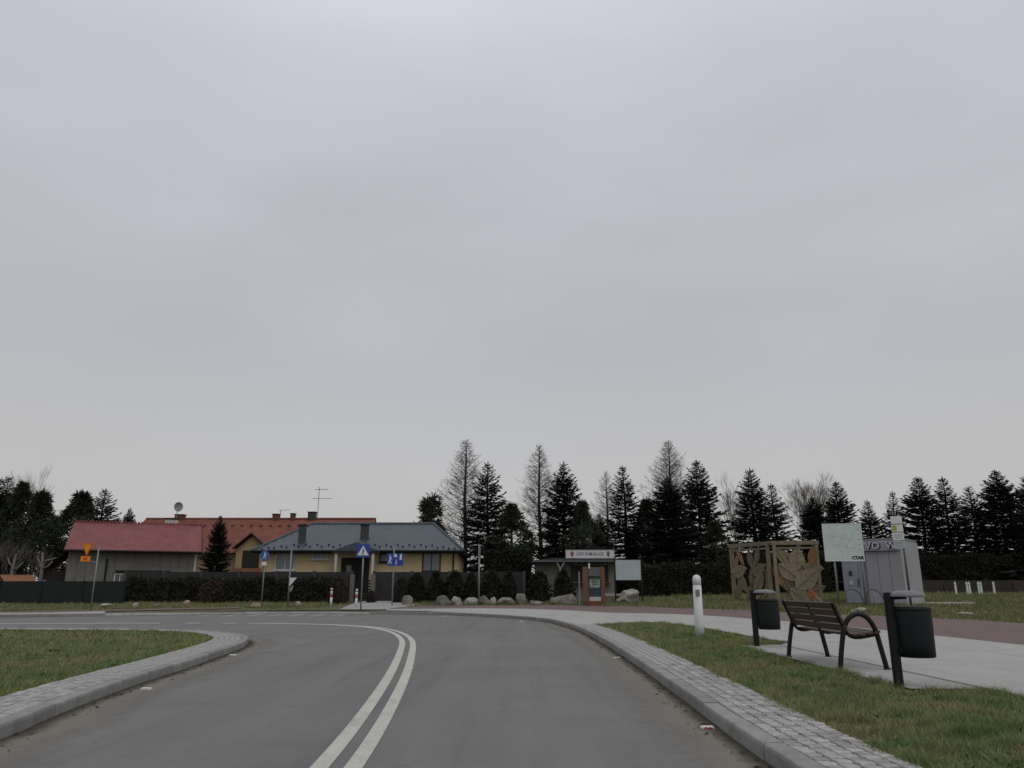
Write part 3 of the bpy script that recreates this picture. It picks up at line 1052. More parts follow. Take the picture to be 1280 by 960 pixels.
def hedge_box(Lx, Ly, Hz, seed, dens=260, lw=.09):
    """Clipped hedge running along x, origin at the base of its middle."""
    rd = random.Random(seed)
    t, c = MB(), MB()
    n = int(dens * (Lx * Hz + Lx * Ly * .6 + Ly * Hz))
    top = lambda x: Hz * (1 + .05 * math.sin(x * 1.7 + seed) + .03 * math.sin(x * 4.1))
    nseg = max(3, int(Lx / 1.2))
    for k in range(nseg):
        x0 = -Lx / 2 + Lx * k / nseg
        x1 = x0 + Lx / nseg
        t.box(((x0 + x1) / 2, 0, top((x0 + x1) / 2) * .44), (Lx / nseg + (.02 if k % 2 else 0), Ly * .62, top((x0 + x1) / 2) * .88))
    for k in range(n):
        x = rd.uniform(-Lx / 2, Lx / 2)
        q = rd.random()
        if q < .62:
            y, z = -Ly / 2 * rd.uniform(.72, 1.0), rd.uniform(0, top(x))
            nrm = Vector((0, -1, .2))
        elif q < .72:
            y, z = Ly / 2 * rd.uniform(.72, 1.0), rd.uniform(0, top(x))
            nrm = Vector((0, 1, .2))
        elif q < .78:
            x = rd.choice((-1, 1)) * Lx / 2 * rd.uniform(.97, 1)
            y, z = rd.uniform(-Ly / 2, Ly / 2), rd.uniform(0, top(x))
            nrm = Vector((math.copysign(1, x), 0, .2))
        else:
            y, z = rd.uniform(-Ly / 2, Ly / 2) * .9, top(x) * rd.uniform(.88, 1)
            nrm = Vector((0, 0, 1))
        b = 1 + .12 * math.sin(x * 3 + z * 4 + seed)
        d = (nrm * rd.uniform(.1, .7) + UP * rd.uniform(.0, .9) + Vector((rd.gauss(0, .6), rd.gauss(0, .4), rd.gauss(0, .3)))).normalized()
        rh(c, Vector((x, y * b, z)), d, rd.uniform(.12, .3), rd.uniform(lw * .7, lw * 1.4), nrm + Vector((rd.gauss(0, .5), rd.gauss(0, .5), rd.gauss(0, .4))))
    return t, c

class Kind:
    def __init__(s, tc_, H, Rb, mt, mc, n1='trunk', n2='crown'):
        s.H, s.R = H, Rb
        s.t = tc_[0].mesh(n1, mt, True)
        s.c = tc_[1].mesh(n2, mc)
        s.n1, s.n2 = n1, n2
SPR = [Kind(spruce(10, 2.0, 11), 10, 2.0, 'bark', 'spruce'), Kind(spruce(10, 2.2, 12), 10, 2.2, 'bark', 'spruce'), Kind(spruce(10, 1.9, 13, .1), 10, 1.9, 'bark', 'spruce'),
       Kind(spruce(10, 2.3, 14, .35), 10, 2.3, 'bark', 'spruce'), Kind(spruce(10, 2.4, 15, 0, .04, 1.15), 10, 2.4, 'bark', 'spruce'), Kind(spruce(10, 1.6, 16, .3), 10, 1.6, 'bark', 'spruce'),
       Kind(spruce(10, 2.1, 17, .15, .05, 1.1), 10, 2.1, 'bark', 'spruce'), Kind(spruce(10, 1.8, 18, .2), 10, 1.8, 'bark', 'spruce'), Kind(spruce(10, 2.5, 19, .1), 10, 2.5, 'bark', 'spruce')]
PIN = [Kind(pine(7, 1.7, 21, .12, 170), 7, 1.7, 'bark', 'pine'), Kind(pine(7, 2.2, 22, .10, 230), 7, 2.2, 'bark', 'pine'), Kind(pine(7, 1.6, 23, .25, 95), 7, 1.6, 'bark', 'pine')]
LAR = [Kind(larch(12, 1.9, 31), 12, 1.9, 'bark', 'twig'), Kind(larch(12, 1.8, 32, .30), 12, 1.8, 'bark', 'twig'), Kind(larch(12, 2.0, 33, .45, 1.15), 12, 2.0, 'bark', 'twig'), Kind(larch(12, 1.7, 34, .40, .7), 12, 1.7, 'twig', 'twig')]
BAR = [Kind(bare(9, 41, .40, 7), 9, 2.4, 'twig', 'twig'), Kind(bare(9, 43, .34, 6, 3), 9, 2.0, 'twig', 'twig')]
WIDE = {'spruce_tree': 2.05, 'pine_tree': 1.55, 'larch_tree': 2.0, 'bare_tree': 1.9, 'cypress_tree': 1.45}
def tree(name, label, kind, u, v, hw, Y, cat='tree', group=None, rz=None, base=None):
    p = at(u, v, Y)
    z0 = T(p.x, p.y) - .06 if base is None else base
    root = thing(name, label, cat, (p.x, p.y, z0), random.uniform(0, 6.28) if rz is None else rz, group)
    sx = hw * WIDE.get(name, 1) / ppm(Y) / kind.R
    root.scale = (sx, sx, (p.z - z0) / kind.H)
    if 'spruce' in name:
        root.rotation_euler[0] = random.uniform(-.022, .022)
        root.rotation_euler[1] = random.uniform(-.022, .022)
    link(kind.n1, kind.t, root)
    link(kind.n2, kind.c, root)
    return root
random.seed(8)
G1 = 'dark conifers behind the far side of the road'
# conifers behind the bungalow and the ice cream sign
tree('pine_tree', 'small dark pine just right of the blue-grey bungalow roof', PIN[2], 540, 617, 20, 63, group=G1)
tree('larch_tree', 'tall bare larch left of all the larches, behind the bungalow corner', LAR[0], 583, 548, 27, 62)
tree('spruce_tree', 'spruce between the two tall bare larches, with upswept branch tips', SPR[3], 611, 578, 27, 59, group=G1)
tree('pine_tree', 'dense bushy pine directly above the clipped round hedge', PIN[0], 640, 627, 20, 57, group=G1)
tree('larch_tree', 'tall bare larch left of the spruce over the white banner', LAR[1], 674, 555, 25, 62)
tree('spruce_tree', 'dark spruce rising just left of the white banner', SPR[6], 703, 577, 25, 58, group=G1)
tree('pine_tree', 'dense dark pine directly behind the white banner', PIN[1], 728, 626, 20, 57, group=G1)
tree('larch_tree', 'thin pale bare larch behind the right end of the white banner', LAR[3], 757, 588, 19, 66)
tree('spruce_tree', 'short dark conifer behind the white banner, below the pale larch', SPR[4], 748, 642, 16, 58, group=G1)
tree('spruce_tree', 'pointed spruce above the blank grey notice board', SPR[7], 781, 581, 21, 60, group=G1)
tree('pine_tree', 'low dark conifer squeezed between the notice board spruce and its right neighbour', PIN[1], 808, 624, 19, 60, group=G1)
tree('larch_tree', 'bare larch rising behind a dense dark spruce, rightmost tall larch', LAR[2], 835, 550, 26, 66)
tree('spruce_tree', 'very dense dark spruce in front of the rightmost tall larch', SPR[4], 834, 596, 31, 58, group=G1)
tree('spruce_tree', 'open spruce with long upturned branches above the white marker post', SPR[8], 870, 575, 28, 60, group=G1)
tree('pine_tree', 'low bushy conifer left of the leaf screen, beside the open spruce', PIN[0], 893, 650, 15, 57, group=G1)
tree('bare_tree', 'thin leafless tree left of the spruce over the leaf screen', BAR[1], 918, 601, 18, 70)
tree('spruce_tree', 'tall dark spruce behind the left half of the leaf screen', SPR[0], 936, 585, 25, 58, group=G1)
tree('spruce_tree', 'slim spruce behind the middle of the leaf screen', SPR[5], 966, 604, 20, 58, group=G1)
tree('bare_tree', 'fine leafless birch-like tree behind the right half of the leaf screen', BAR[0], 1000, 594, 26, 68)
tree('bare_tree', 'second fine leafless tree just left of the map board', BAR[1], 1014, 600, 18, 70)
tree('spruce_tree', 'dark spruce behind the right post of the leaf screen', SPR[4], 1016, 621, 23, 58, group=G1)
tree('spruce_tree', 'dark spruce right behind the large map board', SPR[8], 1043, 602, 24, 60, group=G1)
tree('spruce_tree', 'short spruce just right of the map board, over the kiosk', SPR[2], 1084, 625, 19, 60, group=G1)
tree('spruce_tree', 'thin sparse spruce right behind the bus stop sign', SPR[5], 1113, 614, 16, 62, group=G1)
G2 = 'row of spruces at the right edge'
tree('spruce_tree', 'broad spruce over the right end of the kiosk', SPR[8], 1145, 596, 27, 60, group=G2)
tree('spruce_tree', 'first spruce to the right of the kiosk', SPR[7], 1177, 596, 23, 60, group=G2)
tree('spruce_tree', 'spruce behind the white stakes, shorter than its neighbours', SPR[2], 1212, 607, 22, 60, group=G2)
tree('spruce_tree', 'tallest spruce of the right edge row, right of the white stakes', SPR[4], 1244, 588, 30, 59, group=G2)
tree('spruce_tree', 'spruce cut by the right edge of the photo', SPR[6], 1281, 594, 26, 60, group=G2)
tree('spruce_tree', 'spruce mostly outside the right edge, only its left branches showing', SPR[0], 1318, 590, 26, 60, group=G2)
# left group
G3 = 'dark conifers behind the red roofed shed'
tree('spruce_tree', 'dark spruce cut by the left edge of the photo', SPR[1], 3, 597, 24, 68, group=G3)
tree('spruce_tree', 'thin tipped spruce second from the left edge', SPR[5], 15, 594, 18, 70, group=G3)
tree('pine_tree', 'dense dark pine third from the left edge', PIN[0], 31, 600, 18, 66, group=G3)
tree('bare_tree', 'leafless treetop poking out of the dark pines at the left', BAR[1], 45, 591, 15, 72)
tree('pine_tree', 'broad round dark pine sloping down towards the red roofed shed', PIN[1], 55, 614, 24, 65, group=G3)
tree('pine_tree', 'rounded dark pine just left of the red shed roof ridge', PIN[1], 103, 615, 26, 68, group=G3)
tree('spruce_tree', 'open spruce with drooping branches above the red shed roof', SPR[3], 132, 611, 25, 70, group=G3)
tree('spruce_tree', 'small spruce tip showing over the ridge of the red shed', SPR[4], 164, 635, 14, 66, group=G3)
tree('cypress_tree', 'dense dark columnar conifer between the red shed and the bungalow', SPR[4], 276, 644, 19, 56)

def plant(name, label, cat, tc_, loc, mt, mc, rz=0, group=None):
    root = thing(name, label, cat, loc, rz, group)
    link('stems', tc_[0].mesh('stems', mt), root)
    link('foliage', tc_[1].mesh('foliage', mc), root)
    return root
stuff(tag(weeds().build('weeds', 'weed'), 'broad leaved weeds scattered through the grass', 'weeds'))
# dark hedge masses at the foot of the conifers
def hedge(name, label, u0, u1, v_top, Y, depth, seed, mc='hedge', base=None):
    a, b = at(u0, v_top, Y), at(u1, v_top, Y)
    z0 = T((a.x + b.x) / 2, Y) - .1
    return plant(name, label, 'hedge', hedge_box(b.x - a.x, depth, a.z - z0, seed), ((a.x + b.x) / 2, Y + depth / 2, z0), 'core', mc)
hedge('clipped_hedge', 'tall clipped dark hedge with rounded end between bungalow and sign hut', 606, 664, 688, 53, 2.2, 51, 'thuja')
hedge('dark_hedge', 'long dark hedge between the notice board and the leaf screen', 800, 912, 706, 50, 1.6, 52)
hedge('dark_hedge', 'dark undergrowth hedge behind the leaf screen', 905, 1036, 694, 52, 1.6, 53)
hedge('dark_hedge', 'dark undergrowth below the spruces right of the kiosk', 1030, 1330, 694, 57, 2.0, 54)
hedge('dark_hedge', 'dark hedge between the ice cream hut and the notice board', 764, 806, 704, 52.5, 1.4, 55)
hedge('dark_hedge', 'low dark hedge in front of the grey wall beside the yield sign', 158, 425, 724, 47.2, 1.0, 56)
cone = lambda f: (1 - f ** 2.2) * (.78 + .5 * f * (1 - f)) + .03
bush = lambda f: math.sqrt(max(0, 1 - (f * 1.02) ** 2)) * .96 + .04
TH = [shrub(1.9, .62, 60 + k, cone if k % 2 else bush, 1300) for k in range(4)]
wh = ('first', 'second', 'third', 'fourth', 'fifth', 'sixth', 'seventh', 'eighth')
for k, (u, v, hw) in enumerate(((521, 716, 13), (545, 714, 14), (568, 713, 14), (589, 716, 12), (614, 713, 15), (636, 714, 14), (674, 713, 15), (704, 711, 15))):
    p = at(u, v, 47)
    z0 = T(p.x, 47) - .05
    r = plant('thuja_shrub', f'{wh[k]} dark evergreen shrub from the left in the row behind the boulders', 'shrub', TH[k % 4], (p.x, 47, z0), 'core', 'thuja', k * 1.3, 'evergreen shrubs behind the boulders')
    s = hw / ppm(47) / .62
    r.scale = (s, s, (p.z - z0) / 1.9)
for u, v, hw, Y, lab, mc in ((267, 726, 16, 46.4, 'russet brown bush on the hedge left of the blue round sign', 'rustbush'), (424, 722, 13, 45.6, 'russet bush beside the left striped post', 'rustbush'), (464, 738, 7, 46.5, 'small reddish bush at the bungalow gate', 'rustbush'), (503, 722, 11, 46.6, 'dark round bush at the corner of the side street', 'hedge')):
    p = at(u, v, Y)
    z0 = T(p.x, Y) - .05
    r = plant('garden_bush', lab, 'bush', shrub(1.4, .6, int(u), bush, 700, True, .06), (p.x, Y, z0), 'core', mc)
    s = hw / ppm(Y) / .6
    r.scale = (s, s, (p.z - z0) / 1.4)
# leafless thicket and pruned pale trunks at the left edge
BS = [bare(5, 71 + k, .5, 4, 5, .45) for k in range(2)]
BK = [Kind(q, 5, 2.2, 'twig', 'twig', 'stems', 'twigs') for q in BS]
for k, (u, v, hw, Y, lab) in enumerate(((-12, 650, 34, 54, 'leafless grey thicket cut by the left edge'), (22, 655, 34, 52.5, 'leafless thicket behind the first pale pruned trunk'), (52, 664, 30, 54, 'leafless thicket behind the second pale pruned trunk'), (80, 690, 24, 55, 'low leafless thicket beside the red shed wall'))):
    tree('bare_shrub', lab, BK[k % 2], u, v, hw, Y, 'shrub', 'leafless thicket at the left', k * 1.9)
tree('bare_shrub', 'small leafless garden tree before the orange house gable', BK[0], 297, 690, 13, 54, 'shrub', None, .5)
tree('bare_shrub', 'low leafless shrub right of the red shed corner', BK[1], 253, 700, 12, 53, 'shrub', None, 2.5)
for k, (u, v, lab) in enumerate(((18, 692, 'pale pruned tree trunk above the playhouse roof'), (55, 690, 'pale pruned tree trunk with cut forks right of the playhouse'))):
    p = at(u, v, 47.6)
    z0 = T(p.x, 47.6) - .05
    r = thing('pruned_tree', lab, 'tree', (p.x, 47.6, z0), 0, 'pruned pale trunks')
    b = MB()
    h = p.z - z0
    b.tube([(0, 0, 0), (.05, 0, h * .4), (0, .03, h * .7), (.12 - .2 * k, 0, h)], [.13, .10, .085, .045], 8)
    b.build('trunk', 'palebark', r, True)
    for q, (dx, dz) in enumerate(((.55, .45), (-.4, .5), (.75, .2))[:2 + k]):
        MB().tube([(0, 0, h * (.66 + .08 * q)), (dx * .6, .05, h * (.66 + .08 * q) + dz * .35), (dx, .08, h * (.66 + .08 * q) + dz)], [.06, .05, .035], 7).build('limb', 'palebark', r, True)

# ================================================================== BUILDINGS
def child_box(root, name, m, c, d, bevel=0, rz=0):
    return MB().box(c, d, rz).build(name, m, root, bevel=bevel)
def window(root, x0, x1, z0, z1, y, fm='white_frame', gm='glass', bars=1, sill=True, fw=.07):
    """Framed window on a wall whose outer face is at y (outside is -y)."""
    b = MB()
    for xx in (x0 + fw / 2, x1 - fw / 2):
        b.box((xx, y - .015, (z0 + z1) / 2), (fw, .09, z1 - z0))
    for zz in (z0 + fw / 2, z1 - fw / 2):
        b.box(((x0 + x1) / 2, y - .015, zz), (x1 - x0 - 2 * fw, .085, fw))
    w = b.build('window', fm, root)
    n = bars + 1
    wi = (x1 - x0 - 2 * fw) / n
    for k in range(n):
        xa = x0 + fw + wi * k
        child_box(w, 'pane', gm, (xa + wi / 2, y - .012, (z0 + z1) / 2), (wi - (.0 if n == 1 else .05), .03, z1 - z0 - 2 * fw))
        if k:
            child_box(w, 'mullion', fm, (xa, y - .016, (z0 + z1) / 2), (.05, .07, z1 - z0 - 2 * fw - .004))
    if sill:
        child_box(w, 'sill', fm if fm == 'white_frame' else 'dark_wood', ((x0 + x1) / 2, y - .06, z0 - .03), (x1 - x0 + .16, .2, .05))
    return w
def ribbed(fn, xs_, rows, amp, period):
    """Sheet roof: fn(x, t) -> point; ribs run down the slope."""
    b = MB()
    for x in xs_:
        ph = (x / period) % 1
        o = amp if ph < .28 else 0
        for r in range(rows + 1):
            p = fn(x, r / rows)
            b.v.append((p[0], p[1] - o * .4, p[2] + o))
    k = rows + 1
    for i in range(len(xs_) - 1):
        for r in range(rows):
            b.f.append((i * k + r, (i + 1) * k + r, (i + 1) * k + r + 1, i * k + r + 1))
    return b
def frange(a, b, st):
    n = int(round((b - a) / st))
    return [a + (b - a) * i / n for i in range(n + 1)]

# ---- yellow bungalow
def bungalow():
    cx, fy = -9.75, 50.4
    gz = T(cx, fy) - .1
    r = thing('bungalow', 'yellow bungalow with blue-grey hipped metal roof and two dark chimneys', 'house', (cx, fy, gz))
    ez, rz_, ey, ry = 3.42 - gz, 5.45 - gz, -.75, 3.8
    by = 2 * ry - ey
    hw, rl, rr = 6.72, -4.15, 4.3
    child_box(r, 'wall', 'yellow_wall', (0, 3.9, ez / 2 - .02), (12.4, 7.8, ez - .04))
    child_box(r, 'plinth', 'chimney', (0, 3.9, .25), (12.5, 7.9, .5))
    def front(x, t):
        tm = min(1, max(0, (x + hw) / (rl + hw)), max(0, (hw - x) / (hw - rr)))
        return (x, ey + (ry - ey) * t * tm, ez + .06 + (rz_ - ez) * t * tm)
    roof = ribbed(front, frange(-hw, hw, .07), 6, .018, .35).build('roof', 'blue_roof', r)
    MB().add([(-hw, ey, ez + .06), (rl, ry, rz_ + .06), (-hw, by, ez + .06)], [(0, 1, 2)]).build('roof_slope', 'blue_roof', roof)
    MB().add([(hw, ey, ez + .06), (rr, ry, rz_ + .06), (hw, by, ez + .06)], [(0, 2, 1)]).build('roof_slope', 'blue_roof', roof)
    MB().add([(-hw, by, ez + .06), (hw, by, ez + .06), (rr, ry, rz_ + .06), (rl, ry, rz_ + .06)], [(0, 1, 2, 3)]).build('roof_slope', 'blue_roof', roof)
    MB().tube([(rl, ry, rz_ + .08), (rr, ry, rz_ + .08)], .09, 8).build('ridge_cap', 'blue_roof', roof)
    for sx, xe in ((-hw, rl), (hw, rr)):
        MB().tube([(sx, ey, ez + .09), (xe, ry, rz_ + .09)], .08, 8).build('hip_cap', 'blue_roof', roof)
    sg = MB()
    for k in range(34):
        x = -6.1 + k * .37
        for q, t in enumerate((.10, .17)):
            if (k + q) % 2 == 0:
                p = front(x, t)
                sg.box((x, p[1], p[2] + .07), (.10, .05, .10))
    stuff(sg.build('snow_guards', 'dark_steel', roof))
    child_box(r, 'soffit', 'dark_wood', (0, ry, ez - .02), (2 * hw - .1, by - ey - .1, .12))
    MB().tube([(-hw, ey - .05, ez + .03), (hw, ey - .05, ez + .03)], .075, 8).build('gutter', 'dark_steel', r)
    MB().tube([(6.1, -.7, ez - .02), (6.02, -.3, ez - .3), (6.0, -.08, ez - .5), (6.0, -.08, .3)], .05, 8).build('downpipe', 'dark_steel', r)
    MB().tube([(-6.1, -.7, ez - .02), (-6.05, -.3, ez - .3), (-6.05, -.08, ez - .5), (-6.05, -.08, .3)], .05, 8).build('downpipe', 'dark_steel', r)
    for x, w, h, yy in ((-3.92, .40, 1.35, .35), (0.02, .48, 1.1, 1.0)):
        t = (yy - ey) / (ry - ey)
        z = ez + (rz_ - ez) * t
        c = child_box(r, 'chimney', 'chimney', (x, yy + .2, z + h / 2 - .35), (w, .4, h + .5))
        child_box(c, 'chimney_cap', 'dark_steel', (x, yy + .2, z + h - .08), (w + .1, .5, .06))
    Z = lambda v: at(640, v, fy).z - gz
    X = lambda u: at(u, 700, fy).x - cx
    window(r, X(344.5), X(369), Z(713), Z(691), 0, 'white_frame', 'curtain', 1)
    window(r, X(390), X(410), Z(699.5), Z(690), 0, 'white_frame', 'curtain', 0)
    window(r, X(474), X(490), Z(703), Z(691), 0, 'dark_wood', 'curtain', 0)
    window(r, X(528), X(551), Z(714.5), Z(690.5), 0, 'dark_wood', 'curtain', 1)
    # porch
    pw0, pw1 = X(424), X(478)
    pm = (pw0 + pw1) / 2
    pr = MB().add([(pw0 - .1, -1.6, ez + .02), (pm, -1.6, ez + .55), (pw1 + .1, -1.6, ez + .02), (pw0 - .1, 1.2, ez + .02), (pm, 1.4, ez + .62), (pw1 + .1, 1.2, ez + .02)], [(0, 1, 4, 3), (1, 2, 5, 4), (0, 2, 1)]).build('porch_roof', 'blue_roof', r)
    child_box(pr, 'porch_fascia', 'dark_wood', (pm, -1.56, ez - .06), (pw1 - pw0 + .2, .06, .16))
    for xx in (pw0 + .12, pw1 - .35):
        child_box(r, 'porch_column', 'whiteplaster', (xx, -1.45, ez / 2), (.16, .16, ez - .1), .02)
    child_box(r, 'porch_shade_panel', 'dark_wood', ((X(427) + X(462)) / 2, -.02, 1.35), (X(462) - X(427), .06, 2.7))  # flat dark panel on the wall paints the shade of the porch recess
    d = child_box(r, 'door', 'dark_wood', (X(437), -.07, 1.35), (1.0, .06, 2.2), .01)
    child_box(d, 'door_glass', 'glass', (X(437), -.105, 1.6), (.3, .02, 1.2))
    child_box(r, 'porch_step', 'edging', (X(448), -1.2, .3), (2.2, 1.2, .6), .02)
bungalow()

# ---- grey shed with red roof
def red_shed():
    p = at(168, 700, 52)
    gz = T(p.x, 52) - .1
    r = shed_ = thing('red_roofed_shed', 'grey clad shed with dull red sheet roof behind the yield sign', 'house', (p.x, 52, gz), R(24))
    ez, rz_ = 3.62 - gz, 5.75 - gz
    hw, ey, ry = 4.75, -.5, 3.6
    n = 14
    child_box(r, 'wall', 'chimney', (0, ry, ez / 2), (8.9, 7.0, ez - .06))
    for k in range(n):
        w = 9.0 / n
        child_box(r, 'cladding_panel', 'grey_wall', (-4.5 + w * (k + .5), .085, ez / 2), (w - .02, .05, ez - .1))
    def slope(x, t):
        return (x, ey + (ry - ey) * t, ez + .03 + (rz_ - ez) * t)
    roof = ribbed(slope, frange(-hw, hw, .06), 4, .03, .24).build('roof', 'red_roof', r)
    MB().add([slope(-hw, 1), slope(hw, 1), (hw, 2 * ry - ey, ez), (-hw, 2 * ry - ey, ez)], [(0, 1, 2, 3)]).build('roof_slope', 'red_roof', roof)
    rc = MB()
    for k in range(40):
        rc.box((-hw + .12 + k * (2 * hw - .24) / 39, ry, rz_ + .08), (.15, .22, .12))
    stuff(rc.build('ridge_tiles', 'red_roof', roof))
    for sx in (-1, 1):
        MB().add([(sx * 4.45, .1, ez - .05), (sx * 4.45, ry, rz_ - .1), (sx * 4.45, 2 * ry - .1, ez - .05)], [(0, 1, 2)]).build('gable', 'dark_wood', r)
        MB().tube([(sx * (hw - .02), ey, ez - .02), (sx * (hw - .02), ry, rz_ - .03)], .07, 4).build('bargeboard', 'dark_wood', r)
    MB().tube([(-hw, ey - .05, ez), (hw, ey - .05, ez)], .07, 8).build('gutter', 'dark_wood', r)
    child_box(r, 'corner_board', 'whiteplaster', (4.35, .04, ez / 2), (.16, .06, ez - .2))
    MB().tube([(-1.85, 0, ez - .5), (-1.85, 0, .2)], .06, 8).build('downpipe', 'dark_steel', r)
    window(r, -1.25, -.45, 1.0, 1.75, .055, 'white_frame', 'glass', 1)
    child_box(r, 'awning', 'dark_wood', (.7, -.05, 1.92), (3.8, .35, .08))
    ch = child_box(r, 'chimney', 'whiteplaster', (2.35, ry + .3, rz_ + .12), (1.0, .6, .55))
    child_box(ch, 'chimney_cap', 'dark_steel', (2.35, ry + .3, rz_ + .45), (1.1, .7, .09))
    # lean-to on the left
    MB().add([(-6.1, .6, 1.95), (-4.5, .6, 3.3), (-4.5, 5, 3.3), (-6.1, 5, 1.95)], [(0, 1, 2, 3)]).build('lean_to_roof', 'red_roof', r)
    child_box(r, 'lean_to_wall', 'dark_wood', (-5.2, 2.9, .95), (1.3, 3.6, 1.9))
    r.scale = (.86, 1, .97)
    return r
shed = red_shed()
# satellite dish on a mast fixed to the shed chimney
q = shed.location + Matrix.Rotation(R(24), 3, 'Z') @ Vector((2.32, 4.1, 5.75 - shed.location.z))
dish = thing('satellite_dish', 'round grey satellite dish on a mast above the red shed ridge', 'satellite dish', (q.x, q.y, q.z - .15), R(35))
MB().tube([(0, 0, -.2), (0, 0, 1.15)], .03, 8).build('mast', 'galv', dish)
b = MB()
rings = []
for i in range(6):
    rr_ = .31 * i / 5
    for k in range(20):
        w = 2 * math.pi * k / 20
        b.v.append((rr_ * math.cos(w), -.12 - .12 * (i / 5) ** 2, 1.32 + rr_ * math.sin(w) * 1.12))
for i in range(5):
    for k in range(20):
        b.f.append((i * 20 + k, i * 20 + (k + 1) % 20, (i + 1) * 20 + (k + 1) % 20, (i + 1) * 20 + k))
b.build('reflector', 'grey_plate', dish, True)
MB().tube([(0, -.14, .98), (0, -.5, 1.2)], .015, 6).build('feed_arm', 'galv', dish)
MB().lathe([(.03, 0), (.045, .04), (.03, .1)], 8, (0, -.5, 1.18)).build('feed_horn', 'grey_plate', dish)

# ---- long orange-roofed house behind
def orange_house():
    xa, xb = at(183, 647, 75).x, at(470, 647, 75).x
    cx, fy = (xa + xb) / 2, 70.5
    gz = T(cx, fy) - .1
    hw = (xb - xa) / 2
    r = thing('orange_roofed_house', 'long house with orange tiled roof and cream dormer gable behind the bungalow', 'house', (cx, fy, gz))
    ez, rz_ = 4.2 - gz, 7.62 - gz
    child_box(r, 'wall', 'cream_wall', (0, 4.5, ez / 2), (2 * hw - 1, 8.6, ez - .1))
    def slope(x, t):
        return (x - (.35 * (1 - t) if x < -hw + 1 else 0), -.6 + 5.1 * t, ez + (rz_ - ez) * t)
    roof = ribbed(slope, frange(-hw, hw, .15), 10, .04, .3).build('roof', 'orange_roof', r)
    MB().add([slope(-hw, 1), slope(hw, 1), (hw, 9.6, ez), (-hw, 9.6, ez)], [(0, 1, 2, 3)]).build('roof_slope', 'orange_roof', roof)
    MB().tube([(-hw, 4.5, rz_ + .03), (hw, 4.5, rz_ + .03)], .11, 8).build('ridge_cap', 'orange_roof', roof)
    sg = MB()
    for k in range(24):
        x = -hw + .8 + k * (2 * hw - 1.6) / 23
        p = slope(x, .76)
        sg.box((x, p[1], p[2] + .1), (.28, .1, .16))
    stuff(sg.build('roof_vents', 'brick', roof))
    MB().add([(hw - .5, 0, ez), (hw - .5, 4.5, rz_ - .15), (hw - .5, 9, ez)], [(0, 1, 2)]).build('gable', 'cream_wall', r)
    dx = at(316, 680, 70).x - cx
    az, dz = at(316, 667, 69.8).z - gz, at(316, 686, 69.8).z - gz
    hwd = 22 / ppm(70)
    d = MB().add([(dx - hwd, -1.1, dz), (dx, -1.1, az), (dx + hwd, -1.1, dz), (dx - hwd, 4, dz), (dx, 4, az), (dx + hwd, 4, dz)], [(0, 1, 4, 3), (1, 2, 5, 4)]).build('dormer_roof', 'orange_roof', r)
    MB().tube([(dx - hwd, -1.12, dz), (dx, -1.12, az), (dx + hwd, -1.12, dz)], .10, 4).build('bargeboard', 'dark_wood', d)
    MB().prism([(dx - hwd + .2, 0), (dx + hwd - .2, 0), (dx + hwd - .2, dz), (dx, az - .15), (dx - hwd + .2, dz)], -.7, .2).build('dormer_wall', 'cream_wall', r)
    child_box(r, 'balcony_door', 'dark_wood', (dx, -.72, dz - 1.0), (1.5, .06, 1.7))
    child_box(r, 'balcony', 'play_wood', (dx, -1.1, dz - 2.2), (2.6, .8, 1.0), .02)
    window(r, dx - .5, dx + .5, .6, 1.7, -.72, 'white_frame', 'glass', 1)
    for u, w, h in ((225, .8, .5), (345, .55, .55), (366, .35, .6), (390, .7, .75)):
        x = at(u, 645, 75).x - cx
        c = child_box(r, 'chimney', 'chimney' if u > 380 else 'brick', (x, 4.6, rz_ + h / 2 - .1), (w, .7, h))
        child_box(c, 'chimney_cap', 'dark_steel', (x, 4.6, rz_ + h - .08), (w + .12, .82, .06))
    return r, rz_, cx, gz
oh, orz, ocx, ogz = orange_house()
px_ = at(396, 640, 75)
ant = thing('tv_antenna', 'tall aerial mast with two cross arms over the orange roof', 'antenna', (px_.x, 75.4, orz + ogz - .1))
mz = at(396, 609, 75.4).z - (orz + ogz) + .1
MB().tube([(0, 0, 0), (0, 0, mz)], .03, 8).build('mast', 'darkgalv', ant)
for zf, hl, hr in ((.93, .4, .85), (.66, .55, 1.3)):
    a_ = MB().tube([(-hl, 0, mz * zf), (hr, 0, mz * zf)], .022, 6).build('arm', 'darkgalv', ant)
    for k in range(7):
        x = -hl + (hl + hr) * k / 6
        MB().tube([(x, -.25, mz * zf), (x, .25, mz * zf)], .012, 5).build('element', 'darkgalv', a_)
px_ = at(349, 640, 75)
a2 = thing('roof_aerial', 'small aerial on the orange roof left of the tall mast', 'antenna', (px_.x, 75.4, orz + ogz - .1))
MB().tube([(0, 0, 0), (0, 0, 1.0)], .03, 6).build('mast', 'darkgalv', a2)
MB().tube([(-.15, 0, .95), (.9, -.1, 1.05)], .02, 6).build('arm', 'darkgalv', a2)

